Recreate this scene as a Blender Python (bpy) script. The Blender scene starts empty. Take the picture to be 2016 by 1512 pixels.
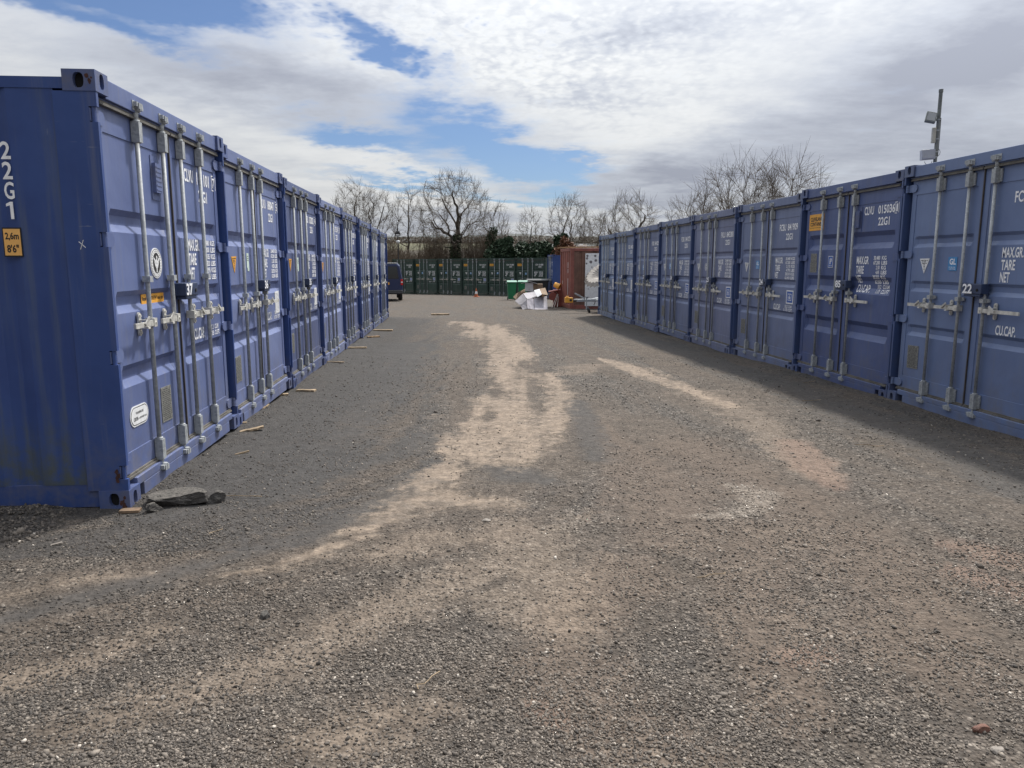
import bpy, bmesh, math, random
import numpy as np
from mathutils import Vector, Matrix, Quaternion, kdtree
R = math.radians
rnd = random.Random(7)
npr = np.random.default_rng(11)
scene = bpy.context.scene
COL = scene.collection

# ------------------------------------------------------------------ camera
cam_d = bpy.data.cameras.new('camera')
cam = bpy.data.objects.new('camera', cam_d)
COL.objects.link(cam)
cam.location = (0, 0, 1.51)
cam.rotation_euler = (R(90) - 0.1593, 0, 0)
cam_d.sensor_fit = 'HORIZONTAL'
cam_d.sensor_width = 36.0
cam_d.lens = 36.0 * 1490 / 2016
cam_d.clip_start = 0.05
cam_d.clip_end = 5000
scene.camera = cam

# ------------------------------------------------------------------ exposure
scene.view_settings.view_transform = 'Standard'
scene.view_settings.look = 'None'
scene.view_settings.exposure = 0.6
scene.view_settings.gamma = 1.0

# ------------------------------------------------------------------ sun
SUN_AZ, SUN_EL = 31.0, 55.0          # degrees clockwise from +Y, and above the horizon
sun_d = bpy.data.lights.new('sun', 'SUN')
sun_d.energy = 3.0
sun_d.angle = R(4.0)
sun_d.color = (1.0, 0.95, 0.87)
sun = bpy.data.objects.new('sun', sun_d)
COL.objects.link(sun)
sdir = Vector((math.sin(R(SUN_AZ)) * math.cos(R(SUN_EL)), math.cos(R(SUN_AZ)) * math.cos(R(SUN_EL)), math.sin(R(SUN_EL))))
sun.rotation_euler = (-sdir).to_track_quat('-Z', 'Y').to_euler()
sun.location = (20, 10, 30)

# ------------------------------------------------------------------ node helpers
class NT:
    def __init__(s, tree):
        s.t = tree
    def n(s, typ, **kw):
        nd = s.t.nodes.new(typ)
        for k, v in kw.items():
            setattr(nd, k, v)
        return nd
    def put(s, sock, v):
        if isinstance(v, bpy.types.NodeSocket):
            s.t.links.new(v, sock)
        elif v is not None:
            if sock.type == 'RGBA' and len(v) == 3:
                v = (*v, 1)
            sock.default_value = v
    def math(s, op, a, b=None, c=None, clamp=False):
        nd = s.n('ShaderNodeMath', operation=op, use_clamp=clamp)
        s.put(nd.inputs[0], a)
        if b is not None: s.put(nd.inputs[1], b)
        if c is not None: s.put(nd.inputs[2], c)
        return nd.outputs[0]
    def vmath(s, op, a, b=None, out=0):
        nd = s.n('ShaderNodeVectorMath', operation=op)
        s.put(nd.inputs[0], a)
        if b is not None:
            s.put(nd.inputs['Scale' if op == 'SCALE' else 1], b)
        return nd.outputs[out]
    def mix(s, fac, a, b, blend='MIX'):
        nd = s.n('ShaderNodeMix', data_type='RGBA', blend_type=blend)
        s.put(nd.inputs[0], fac); s.put(nd.inputs[6], a); s.put(nd.inputs[7], b)
        return nd.outputs[2]
    def step(s, v, lo, hi, a=0.0, b=1.0):
        nd = s.n('ShaderNodeMapRange', interpolation_type='SMOOTHSTEP')
        s.put(nd.inputs[0], v)
        for i, x in enumerate((lo, hi, a, b)): s.put(nd.inputs[i + 1], x)
        return nd.outputs[0]
    def noise(s, vec, scale, detail=4, rough=0.55, dist=0.0, out=0):
        nd = s.n('ShaderNodeTexNoise')
        if vec is not None: s.put(nd.inputs['Vector'], vec)
        s.put(nd.inputs['Scale'], scale); s.put(nd.inputs['Detail'], detail)
        s.put(nd.inputs['Roughness'], rough); s.put(nd.inputs['Distortion'], dist)
        return nd.outputs[out]
    def voro(s, vec, scale, out='Distance', feature='F1', rand=1.0):
        nd = s.n('ShaderNodeTexVoronoi', feature=feature)
        s.put(nd.inputs['Vector'], vec); s.put(nd.inputs['Scale'], scale); s.put(nd.inputs['Randomness'], rand)
        return nd.outputs[out]
    def ramp(s, fac, stops):
        nd = s.n('ShaderNodeValToRGB')
        el = nd.color_ramp.elements
        while len(el) < len(stops): el.new(0.5)
        for e, (p, c) in zip(el, stops):
            e.position = p; e.color = (*c, 1) if len(c) == 3 else c
        s.put(nd.inputs[0], fac)
        return nd.outputs[0]
    def sep(s, v):
        nd = s.n('ShaderNodeSeparateXYZ'); s.put(nd.inputs[0], v); return nd.outputs
    def comb(s, x, y, z):
        nd = s.n('ShaderNodeCombineXYZ')
        for i, q in enumerate((x, y, z)): s.put(nd.inputs[i], q)
        return nd.outputs[0]
    def bump(s, h, strength=0.4, dist=0.01, normal=None):
        nd = s.n('ShaderNodeBump'); s.put(nd.inputs['Height'], h)
        nd.inputs['Strength'].default_value = strength; nd.inputs['Distance'].default_value = dist
        if normal is not None: s.put(nd.inputs['Normal'], normal)
        return nd.outputs[0]
    def attr(s, name, out='Fac'):
        nd = s.n('ShaderNodeAttribute'); nd.attribute_name = name; return nd.outputs[out]
    def tc(s, out='Object'):
        return s.n('ShaderNodeTexCoord').outputs[out]

# ------------------------------------------------------------------ world: Nishita sky with a cloud deck by direction
world = bpy.data.worlds.new('World')
scene.world = world
world.use_nodes = True
wt = world.node_tree
wt.nodes.clear()
W = NT(wt)
sky = W.n('ShaderNodeTexSky', sky_type='NISHITA')
sky.sun_disc = False
sky.sun_elevation = R(SUN_EL)
sky.sun_rotation = R(SUN_AZ)
sky.air_density = 1.0; sky.dust_density = 0.6; sky.ozone_density = 2.0
D = W.tc('Generated')
D = W.vmath('NORMALIZE', D)
dx, dy, dz = W.sep(D)
den = W.math('ADD', W.math('MAXIMUM', dz, 0.0), 0.13)
P = W.comb(W.math('DIVIDE', dx, den), W.math('DIVIDE', dy, den), 0.0)

def sdirv(az, el):
    a, e = R(az), R(el)
    return Vector((math.sin(a) * math.cos(e), math.cos(a) * math.cos(e), math.sin(e)))
warp = W.noise(P, 2.2, 5, 0.6, out=1)
warp = W.vmath('SCALE', W.vmath('SUBTRACT', warp, (0.5, 0.5, 0.5)), 0.11)
Dw = W.vmath('ADD', D, warp)
def blob(az, el, wa, we, rot, amp):
    c = sdirv(az, el)
    e1 = Vector((math.cos(R(az)), -math.sin(R(az)), 0))
    e2 = c.cross(e1) * -1
    if e2.z < 0: e2 = -e2
    cr, sr = math.cos(R(rot)), math.sin(R(rot))
    f1 = (e1 * cr + e2 * sr) / math.sin(R(wa)); f2 = (e2 * cr - e1 * sr) / math.sin(R(we))
    o = W.vmath('SUBTRACT', Dw, tuple(c))
    a = W.vmath('DOT_PRODUCT', o, tuple(f1), out=1); b = W.vmath('DOT_PRODUCT', o, tuple(f2), out=1)
    q = W.math('ADD', W.math('MULTIPLY', a, a), W.math('MULTIPLY', b, b))
    g = W.math('EXPONENT', W.math('MULTIPLY', q, -1.0))
    return W.math('MULTIPLY', g, amp)
def total(lst):
    s = None
    for b in lst:
        v = blob(*b)
        s = v if s is None else W.math('ADD', s, v)
    return s
BLUE = [(-2.6, 8.9, 6.0, 2.0, -22, 1.45), (1.2, 7.0, 3.4, 1.2, -20, .9), (-11.0, 9.2, 4.5, .95, -4, 1.05),
        (-8.6, 14.5, 4.0, .75, -20, .95), (-29, 17.6, 13, 1.9, -3, 1.6), (-27, 14.9, 7, .6, -9, .75), (-9, 8.0, 5, .8, -14, .6), (-20, 18.8, 8, .9, -3, .7),
        (-8.5, 5.6, 4.5, .55, -5, 1.1), (0, 4.5, 3.2, .42, -6, 1.0), (5.5, 6.9, 2.4, .5, 5, .75), (-25, 16.8, 7, 1.0, -10, .8)]
GREY = [(28.5, 12.3, 8, 2.8, 12, 1.35), (-19, 12.4, 10, 1.9, -8, 1.15), (23, 8.0, 16, 3.0, 4, .55), (12.5, 6.2, 7, 1.1, 4, .75),
        (8, 4.2, 8, .5, 2, .5), (-6, 2.4, 20, .7, -2, .45), (34, 6, 12, 3, 0, .5), (8, 15.5, 10, 1.0, 3, .4), (3.2, 11.6, 5, .6, 0, .55)]
WHITE = [(2, 13.5, 9, 3.5, -12, .45), (-14, 15.8, 9, 1.3, -14, .55), (-10, 6.5, 9, 1.2, -12, .5), (-6, 4.4, 12, .6, -5, .8), (14, 10, 9, 1.2, 8, .35)]
ALTO = [(-11, 16.2, 14, 2.6, -12, 1.0), (3, 14.5, 10, 3.6, -10, .8), (14, 16.5, 12, 2.4, 0, .5)]
n1 = W.noise(P, 1.6, 9, 0.6)
n2 = W.noise(W.vmath('MULTIPLY', P, (1.0, 1.6, 1.0)), 4.2, 8, 0.62)
Pw = W.vmath('ADD', W.vmath('MULTIPLY', P, (1.0, .62, 1.0)), W.vmath('SCALE', W.vmath('SUBTRACT', W.noise(P, 9, 3, .6, out=1), (.5, .5, .5)), .09))
cell = W.math('SUBTRACT', 1.0, W.math('MULTIPLY', W.voro(Pw, 33.0, feature='SMOOTH_F1'), 1.1))
fine = W.noise(P, 34.0, 4, 0.65)
blue = total(BLUE)
upper = W.math('MULTIPLY', W.step(dz, .38, .6), W.step(n1, .48, .62))          # broken blue higher up
blue = W.math('ADD', blue, W.math('MULTIPLY', upper, 0.8))
alto = total(ALTO)
alto = W.math('MINIMUM', alto, 1.0)
edge = W.math('ADD', W.math('MULTIPLY', W.math('SUBTRACT', n1, .5), .9), W.math('MULTIPLY', W.math('SUBTRACT', n2, .5), 1.0))
edge = W.math('ADD', edge, W.math('MULTIPLY', W.math('MULTIPLY', W.math('SUBTRACT', cell, .5), .7), alto))
clear = W.step(W.math('ADD', blue, edge), .05, 1.12)
cover = W.math('SUBTRACT', 1.0, W.math('MULTIPLY', clear, 0.97))
shade = W.math('SUBTRACT', total(WHITE), total(GREY))
shade = W.math('ADD', shade, W.math('MULTIPLY', W.math('SUBTRACT', n2, .5), 1.0))
shade = W.math('ADD', shade, W.math('MULTIPLY', W.math('SUBTRACT', n1, .5), 1.5))
shade = W.math('ADD', shade, W.math('MULTIPLY', W.math('MULTIPLY', W.math('SUBTRACT', W.math('ADD', W.math('MULTIPLY', cell, .6), W.math('MULTIPLY', fine, .4)), .58), 2.0), alto))
cloud = W.ramp(W.math('MULTIPLY_ADD', shade, .42, .52), [(0.0, (2.75, 2.95, 3.5)), (0.33, (4.0, 4.25, 4.75)), (0.6, (5.45, 5.6, 5.75)), (1.0, (7.0, 7.0, 6.85))])
glow = W.vmath('DOT_PRODUCT', D, tuple(sdir), out=1)
facing = W.math('MULTIPLY_ADD', W.step(glow, -.6, .8), .80, .20)                     # thinner, brighter cloud on the sun's side
aureole = W.math('POWER', W.math('MAXIMUM', glow, 0.0), 14.0)
facing = W.math('MULTIPLY_ADD', aureole, 1.6, facing)
facing = W.math('MULTIPLY', facing, W.math('MULTIPLY_ADD', W.math('MAXIMUM', dz, 0.0), 1.48, .74))   # overcast cloud is brightest overhead
cloud = W.vmath('SCALE', cloud, facing)
hor = W.step(dz, 0.0, 0.07, 1.0, 0.0)
cloud = W.mix(W.math('MULTIPLY', hor, .35), cloud, (5.4, 5.5, 5.7))
skyc = W.vmath('MULTIPLY', sky.outputs[0], (0.41, 0.48, 0.61))
col = W.mix(cover, skyc, cloud)
bg = W.n('ShaderNodeBackground')
W.put(bg.inputs[0], col); bg.inputs[1].default_value = 0.1
wo = W.n('ShaderNodeOutputWorld')
wt.links.new(bg.outputs[0], wo.inputs[0])

# ------------------------------------------------------------------ object helpers
def tag(o, label=None, cat=None, group=None, kind=None):
    if label: o['label'] = label
    if cat: o['category'] = cat
    if group: o['group'] = group
    if kind: o['kind'] = kind
    return o
def empty(name, loc=(0, 0, 0), rz=0.0, label=None, cat=None, group=None):
    o = bpy.data.objects.new(name, None)
    COL.objects.link(o)
    o.location = loc; o.rotation_euler = (0, 0, rz); o.empty_display_size = 0.3
    return tag(o, label, cat, group)
def addobj(name, mesh, parent=None, loc=(0, 0, 0)):
    o = bpy.data.objects.new(name, mesh)
    COL.objects.link(o)
    o.location = loc
    if parent is not None: o.parent = parent
    return o
class MB:
    """collects geometry and links it as one mesh object"""
    def __init__(s):
        s.v = []; s.f = []; s.m = []
    def add(s, vs, fs, mi=0):
        b = len(s.v)
        s.v += [tuple(v) for v in vs]
        s.f += [tuple(i + b for i in f) for f in fs]
        s.m += [mi] * len(fs)
        return s
    def box(s, x0, x1, y0, y1, z0, z1, mi=0):
        return s.add([(x0, y0, z0), (x1, y0, z0), (x1, y1, z0), (x0, y1, z0), (x0, y0, z1), (x1, y0, z1), (x1, y1, z1), (x0, y1, z1)],
                     [(0, 3, 2, 1), (4, 5, 6, 7), (0, 1, 5, 4), (1, 2, 6, 5), (2, 3, 7, 6), (3, 0, 4, 7)], mi)
    def obox(s, c, size, M, mi=0):
        hx, hy, hz = size[0] / 2, size[1] / 2, size[2] / 2
        vs = [Vector(c) + M @ Vector((a * hx, b * hy, d * hz)) for d in (-1, 1) for a, b in ((-1, -1), (1, -1), (1, 1), (-1, 1))]
        return s.add(vs, [(0, 3, 2, 1), (4, 5, 6, 7), (0, 1, 5, 4), (1, 2, 6, 5), (2, 3, 7, 6), (3, 0, 4, 7)], mi)
    def cyl(s, p0, p1, r0, r1=None, n=10, mi=0, cap=True):
        r1 = r0 if r1 is None else r1
        p0, p1 = Vector(p0), Vector(p1)
        d = (p1 - p0).normalized()
        a = d.orthogonal().normalized(); b = d.cross(a)
        vs = []
        for p, r in ((p0, r0), (p1, r1)):
            for k in range(n):
                t = 2 * math.pi * k / n
                vs.append(p + (a * math.cos(t) + b * math.sin(t)) * r)
        fs = [(k, (k + 1) % n, n + (k + 1) % n, n + k) for k in range(n)]
        if cap: fs += [tuple(range(n - 1, -1, -1)), tuple(range(n, 2 * n))]
        return s.add(vs, fs, mi)
    def tube(s, pts, r, n=6, mi=0):
        for a, b in zip(pts[:-1], pts[1:]): s.cyl(a, b, r, r, n, mi)
        return s
    def prism(s, poly, y0, y1, mi=0, axis='y'):
        n = len(poly)
        mk = {'y': lambda p, q: (p[0], q, p[1]), 'x': lambda p, q: (q, p[0], p[1]), 'z': lambda p, q: (p[0], p[1], q)}[axis]
        vs = [mk(p, y0) for p in poly] + [mk(p, y1) for p in poly]
        fs = [(k, (k + 1) % n, n + (k + 1) % n, n + k) for k in range(n)] + [tuple(range(n - 1, -1, -1)), tuple(range(n, 2 * n))]
        return s.add(vs, fs, mi)
    def lathe(s, prof, c=(0, 0, 0), n=16, mi=0, M=None):
        vs = []
        for r, z in prof:
            for k in range(n):
                t = 2 * math.pi * k / n
                p = Vector((r * math.cos(t), r * math.sin(t), z))
                if M is not None: p = M @ p
                vs.append(p + Vector(c))
        fs = []
        for i in range(len(prof) - 1):
            for k in range(n):
                fs.append((i * n + k, i * n + (k + 1) % n, (i + 1) * n + (k + 1) % n, (i + 1) * n + k))
        fs += [tuple(range(n - 1, -1, -1)), tuple(range((len(prof) - 1) * n, len(prof) * n))]
        return s.add(vs, fs, mi)
    def mesh(s, name, mats, smooth=False, fix=True):
        me = bpy.data.meshes.new(name)
        me.from_pydata(s.v, [], s.f)
        for m in (mats if isinstance(mats, (list, tuple)) else [mats]): me.materials.append(m)
        me.polygons.foreach_set('material_index', s.m)
        if fix:
            bm = bmesh.new(); bm.from_mesh(me)
            bmesh.ops.recalc_face_normals(bm, faces=bm.faces)
            bm.to_mesh(me); bm.free()
        if smooth: me.polygons.foreach_set('use_smooth', [True] * len(me.polygons))
        me.update()
        return me
    def build(s, name, mats, parent=None, loc=(0, 0, 0), smooth=False, bevel=0, fix=True):
        o = addobj(name, s.mesh(name, mats, smooth, fix), parent, loc)
        if bevel: bev(o, bevel)
        return o
def bev(o, w, seg=2):
    m = o.modifiers.new('edge', 'BEVEL')
    m.width = w; m.segments = seg; m.limit_method = 'ANGLE'; m.angle_limit = R(40)
def fast_mesh(name, V, F, mats, attrs=None, smooth=False, mi=None):
    """V (n,3) float array, F (m,k) int array"""
    me = bpy.data.meshes.new(name)
    V = np.asarray(V, np.float32); F = np.asarray(F, np.int32)
    m, k = F.shape
    me.vertices.add(len(V)); me.vertices.foreach_set('co', V.ravel())
    me.loops.add(m * k); me.loops.foreach_set('vertex_index', F.ravel())
    me.polygons.add(m); me.polygons.foreach_set('loop_start', np.arange(0, m * k, k, dtype=np.int32))
    try: me.polygons.foreach_set('loop_total', np.full(m, k, np.int32))
    except Exception: pass
    for mt in (mats if isinstance(mats, (list, tuple)) else [mats]): me.materials.append(mt)
    if mi is not None: me.polygons.foreach_set('material_index', np.asarray(mi, np.int32))
    if smooth: me.polygons.foreach_set('use_smooth', np.ones(m, bool))
    for nm, a in (attrs or {}).items():
        at = me.attributes.new(nm, 'FLOAT', 'POINT'); at.data.foreach_set('value', np.asarray(a, np.float32))
    me.update(calc_edges=True)
    return me

# ------------------------------------------------------------------ materials
def mat(name):
    m = bpy.data.materials.new(name); m.use_nodes = True
    t = m.node_tree; t.nodes.clear()
    N = NT(t)
    b = N.n('ShaderNodeBsdfPrincipled'); o = N.n('ShaderNodeOutputMaterial')
    t.links.new(b.outputs[0], o.inputs[0])
    return m, N, b
def simple(name, color, rough=0.6, metal=0.0, var=0.15, scale=8.0, bump=0.0):
    m, N, b = mat(name)
    n = N.noise(N.tc(), scale, 5, .6)
    c = N.mix(N.step(n, .3, .7), tuple(q * (1 - var) for q in color), tuple(min(1, q * (1 + var)) for q in color))
    N.put(b.inputs['Base Color'], c)
    N.put(b.inputs['Roughness'], N.step(n, .2, .8, max(0, rough - .07), min(1, rough + .07)))
    b.inputs['Metallic'].default_value = metal
    if bump: N.put(b.inputs['Normal'], N.bump(n, bump, .01))
    return m
def paint_mat(name, rough=.42, dirt=True):
    """container paint: colour of the object itself, dust, run marks, chips of rust"""
    m, N, b = mat(name)
    oi = N.n('ShaderNodeObjectInfo')
    co = N.tc('Object')
    x, y, z = N.sep(co)
    seed = N.math('MULTIPLY', oi.outputs['Random'], 37.0)
    cs = N.vmath('ADD', co, N.comb(seed, seed, seed))
    big = N.noise(cs, 1.3, 4, .6)
    c = N.mix(N.step(big, .3, .7), N.mix(1.0, oi.outputs['Color'], (.86, .87, .9), 'MULTIPLY'), N.mix(1.0, oi.outputs['Color'], (1.1, 1.1, 1.08), 'MULTIPLY'))
    run = N.noise(N.vmath('MULTIPLY', cs, (9, 9, .45)), 1.6, 5, .62)
    c = N.mix(N.math('MULTIPLY', N.step(run, .50, .76), .30), c, (.20, .20, .21))
    run2 = N.noise(N.vmath('MULTIPLY', cs, (16, 16, .7)), 1.3, 4, .6)
    rustrun = N.math('MULTIPLY', N.step(run2, .70, .80), N.step(N.noise(cs, 1.9, 3, .6), .52, .66))
    c = N.mix(N.math('MULTIPLY', rustrun, .45), c, (.13, .062, .036))
    scr = N.noise(N.vmath('MULTIPLY', N.vmath('ADD', cs, (3, 7, 1)), (2.5, 2.5, 40)), 1.6, 3, .55)
    c = N.mix(N.math('MULTIPLY', N.math('MULTIPLY', N.step(scr, .70, .73), N.step(N.noise(cs, 2.7, 2, .5), .55, .68)), .5), c, (.30, .31, .33))
    if dirt:
        dustn = N.noise(cs, 7, 5, .65)
        low = N.math('MULTIPLY', N.step(z, .05, .75, 1, 0), N.step(dustn, .35, .7))
        c = N.mix(N.math('MULTIPLY', low, .42), c, (.15, .135, .115))
        ch = N.noise(cs, 15, 6, .7)
        chip = N.math('MULTIPLY', N.step(ch, .74, .765), N.step(N.noise(cs, 2.1, 2, .5), .5, .6))
        c = N.mix(N.math('MULTIPLY', chip, .75), c, (.11, .05, .03))
    N.put(b.inputs['Base Color'], c)
    N.put(b.inputs['Roughness'], N.step(run, .3, .75, rough - .05, rough + .14))
    b.inputs['Specular IOR Level'].default_value = .45
    h = N.math('ADD', N.noise(cs, 5.0, 3, .5), N.math('MULTIPLY', N.noise(cs, 1.6, 2, .5), 2.5))
    N.put(b.inputs['Normal'], N.bump(h, .22, .02))
    return m
M_paint = paint_mat('container_paint')
def side_mat():
    """paint of the long walls: streaked, with green algae low down"""
    m, N, b = mat('container_wall_paint')
    oi = N.n('ShaderNodeObjectInfo')
    co = N.tc('Object'); x, y, z = N.sep(co)
    str_ = N.noise(N.vmath('MULTIPLY', co, (7, 7, .35)), 2.0, 5, .6)
    big = N.noise(co, 1.7, 4, .6)
    c = N.mix(N.step(big, .3, .7), N.mix(1.0, oi.outputs['Color'], (.82, .84, .9), 'MULTIPLY'), N.mix(1.0, oi.outputs['Color'], (1.12, 1.12, 1.1), 'MULTIPLY'))
    c = N.mix(N.math('MULTIPLY', N.step(str_, .47, .72), .5), c, (.10, .125, .17))
    moss = N.math('MULTIPLY', N.step(N.math('ADD', z, N.math('MULTIPLY', str_, -.9)), -.35, .25, 1, 0), N.step(N.noise(co, 9, 5, .7), .3, .65))
    c = N.mix(N.math('MULTIPLY', moss, .75), c, (.085, .092, .045))
    sc = N.noise(N.vmath('MULTIPLY', co, (30, 30, 2.0)), 1.5, 3, .5)
    c = N.mix(N.math('MULTIPLY', N.math('MULTIPLY', N.step(sc, .72, .75), N.step(big, .5, .6)), .5), c, (.35, .36, .32))
    N.put(b.inputs['Base Color'], c)
    N.put(b.inputs['Roughness'], N.step(str_, .3, .7, .36, .55))
    N.put(b.inputs['Normal'], N.bump(big, .25, .03))
    return m
M_side = side_mat()
def galv():
    m, N, b = mat('galvanised_steel')
    co = N.tc('Object')
    n = N.noise(N.vmath('MULTIPLY', co, (1, 1, .4)), 14, 5, .65); v = N.voro(co, 60, 'Color')
    c = N.ramp(N.math('MULTIPLY_ADD', N.sep(v)[0], .3, N.math('MULTIPLY', n, .8)), [(.2, (.20, .217, .232)), (.5, (.33, .35, .368)), (.9, (.48, .50, .515))])
    N.put(b.inputs['Base Color'], c); b.inputs['Metallic'].default_value = .15
    N.put(b.inputs['Roughness'], N.step(n, .3, .7, .52, .7))
    return m
M_galv = galv()
M_zinc = simple('bright_zinc', (.56, .55, .51), .5, .3, .25, 20)
M_dark = simple('recess_shade', (.008, .008, .01), .9)  # near-black standing in for the shade inside holes and notches
M_rubber = simple('door_gasket', (.12, .112, .10), .8, 0, .3, 12)
M_gapseal = simple('brown_seal', (.055, .047, .042), .8, 0, .3, 12)
M_white = simple('white_lettering', (.84, .85, .88), .6, 0, .08, 30)
M_white2 = simple('white_vinyl', (.74, .75, .76), .5, 0, .1, 20)
M_black = simple('black_print', (.015, .015, .017), .6)
M_yellow = simple('yellow_vinyl', (.74, .36, .045), .5, 0, .1, 15)
M_sign = simple('orange_sign', (.86, .47, .14), .5, 0, .06, 15)
M_blue_st = simple('blue_vinyl', (.03, .10, .38), .5, 0, .1, 15)
M_cyan = simple('cyan_vinyl', (.05, .23, .50), .5, 0, .1, 15)
M_plate = simple('rating_plate_metal', (.21, .21, .195), .6, .2, .35, 60)
M_boxblue = simple('lock_box_paint', (.028, .045, .10), .5, 0, .2, 10)
M_wood = simple('weathered_pine', (.34, .22, .12), .8, 0, .25, 14, .3)
M_woodpale = simple('pale_splintered_pine', (.30, .225, .145), .85, 0, .35, 14, .3)
M_rust = simple('rust', (.055, .022, .018), .85, 0, .3, 30)

# ------------------------------------------------------------------ lettering
FONT = bpy.data.fonts.load('<builtin>') if not bpy.data.fonts else bpy.data.fonts[0]
_tcache = {}
def text_geo(s, bold=.012):
    """triangles of a string, normalised to the unit box"""
    if (s, bold) in _tcache: return _tcache[(s, bold)]
    cu = bpy.data.curves.new('lettering', 'FONT')
    cu.body = s; cu.font = FONT; cu.resolution_u = 3; cu.offset = bold; cu.size = 1; cu.fill_mode = 'FRONT'
    o = bpy.data.objects.new('lettering', cu)
    me = o.to_mesh()
    vs = np.array([v.co[:2] for v in me.vertices], float); fs = [tuple(p.vertices) for p in me.polygons]
    o.to_mesh_clear(); bpy.data.objects.remove(o); bpy.data.curves.remove(cu)
    lo, hi = vs.min(0), vs.max(0)
    vs = (vs - lo) / np.maximum(hi - lo, 1e-6)
    _tcache[(s, bold)] = (vs, fs, (hi - lo)[0] / (hi - lo)[1])
    return _tcache[(s, bold)]
def put_text(mb, s, x0, x1, z0, z1, yfun, mi=0, flip=False, bold=.022):
    vs, fs, asp = text_geo(s, bold)
    pts = []
    for u, w in vs:
        X = x0 + (x1 - x0) * u; Z = z0 + (z1 - z0) * w
        pts.append([X, Z])
    if callable(yfun):                       # follow the folds of the door: split the triangles first
        for _ in range(2):
            nf = []
            for f in fs:
                for k in range(1, len(f) - 1):
                    a, b, c = f[0], f[k], f[k + 1]; n0 = len(pts)
                    for p, q in ((a, b), (b, c), (c, a)): pts.append([(pts[p][0] + pts[q][0]) / 2, (pts[p][1] + pts[q][1]) / 2])
                    nf += [(a, n0, n0 + 2), (n0, b, n0 + 1), (n0 + 2, n0 + 1, c), (n0, n0 + 1, n0 + 2)]
            fs = nf
    mb.add([(X, yfun(X, Z) if callable(yfun) else yfun, Z) for X, Z in pts], fs, mi)
# ------------------------------------------------------------------ shipping containers
CW, CL, CH = 2.438, 6.058, 2.591
YD = .052                                  # door skin behind the corner castings
LX = {0: (.092, 1.212), 1: (1.227, 2.346)}  # the two door leaves
ZD0, ZD1 = .168, 2.438
GRO = {'std': [(1.835, 1.715), (1.362, 1.245), (.89, .765)], 'left': [(1.835, 1.695), (1.33, 1.192), (.865, .722)],
       'deep': [(1.95, 1.745), (1.41, 1.20), (.86, .64)]}
DEP = {'std': .030, 'left': .040, 'deep': .046}
def depth_fn(kind):
    g, dg = GRO[kind], DEP[kind]
    def f(X, Z):
        for lf in (0, 1):
            a, b = LX[lf]
            if a - .01 <= X <= b + .01: break
        x = X - a; w = b - a
        if Z > 2.278 or Z < .311 or x < .072 or x > w - .072: return YD
        d = .006
        ex = min(1, max(0, (min(x, w - x) - .085) / .05))
        for zt, zb in g:
            h = zt - zb
            if zb < Z < zt:
                up = (zt - Z) / (h * .26); lo = (Z - zb) / (h * .34)
                d += (dg - .006) * min(1, up, lo) * ex
        return YD + d
    return f
def door_mesh(kind, lf):
    f = depth_fn(kind); a, b = LX[lf]; w = b - a
    xs = [0, .0719, .0725, .085, .11, .135, w - .135, w - .11, w - .085, w - .0725, w - .0719, w]
    zs = [ZD0, .3109, .3115]
    for zt, zb in reversed(GRO[kind]):
        h = zt - zb
        zs += [zb - .03, zb, zb + h * .34, zt - h * .26, zt, zt + .03]
    zs += [2.2775, 2.2781, ZD1]
    mb = MB()
    vs = [(a + x, f(a + x, z), z) for z in zs for x in xs]
    nx = len(xs)
    fs = [(j * nx + i, j * nx + i + 1, (j + 1) * nx + i + 1, (j + 1) * nx + i) for j in range(len(zs) - 1) for i in range(nx - 1)]
    mb.add(vs, fs)
    mb.box(a, b, YD + .055, YD + .06, ZD0, ZD1)           # inner skin
    for (x0, x1) in ((a - .001, a), (b, b + .001)):
        mb.box(x0, x1, YD, YD + .06, ZD0, ZD1)
    mb.box(a, b, YD, YD + .058, ZD1, ZD1 + .001); mb.box(a, b, YD, YD + .058, ZD0 - .001, ZD0)
    return mb.mesh('door_skin', M_paint)
def holed_face(mb, o, e1, e2, w, h, cx, cz, rx, rz, dep, n=24):
    """rectangular steel face with an oval aperture; o = corner, e1/e2 = in-plane axes; inward = e1 x e2 direction chosen by dep sign"""
    o, e1, e2 = Vector(o), Vector(e1), Vector(e2)
    nrm = e1.cross(e2)
    ring, oval = [], []
    for k in range(n):
        t = 2 * math.pi * (k + .5) / n
        c, s = math.cos(t), math.sin(t)
        k1 = (w - cx if c > 0 else cx) / max(1e-6, abs(c)); k2 = (h - cz if s > 0 else cz) / max(1e-6, abs(s))
        q = min(k1, k2)
        ring.append((cx + c * q, cz + s * q))
        pw = .75
        oval.append((cx + rx * math.copysign(abs(c) ** pw, c), cz + rz * math.copysign(abs(s) ** pw, s)))
    P = lambda p, d: o + e1 * p[0] + e2 * p[1] + nrm * d
    # snap to the corners so that the outline stays a rectangle
    for X, Z in ((0, 0), (w, 0), (0, h), (w, h)):
        i = min(range(n), key=lambda i: (ring[i][0] - X) ** 2 + (ring[i][1] - Z) ** 2); ring[i] = (X, Z)
    vs = [P(p, 0) for p in ring] + [P(p, 0) for p in oval] + [P(p, dep) for p in oval]
    fs = []
    for k in range(n):
        j = (k + 1) % n
        fs += [(k, j, n + j, n + k), (n + k, n + j, 2 * n + j, 2 * n + k)]
    mb.add(vs, fs, 0)
    mb.add([P(p, dep) for p in oval], [tuple(range(n))], 1)  # hole bottom in the dark material, its shade put into colour
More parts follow.
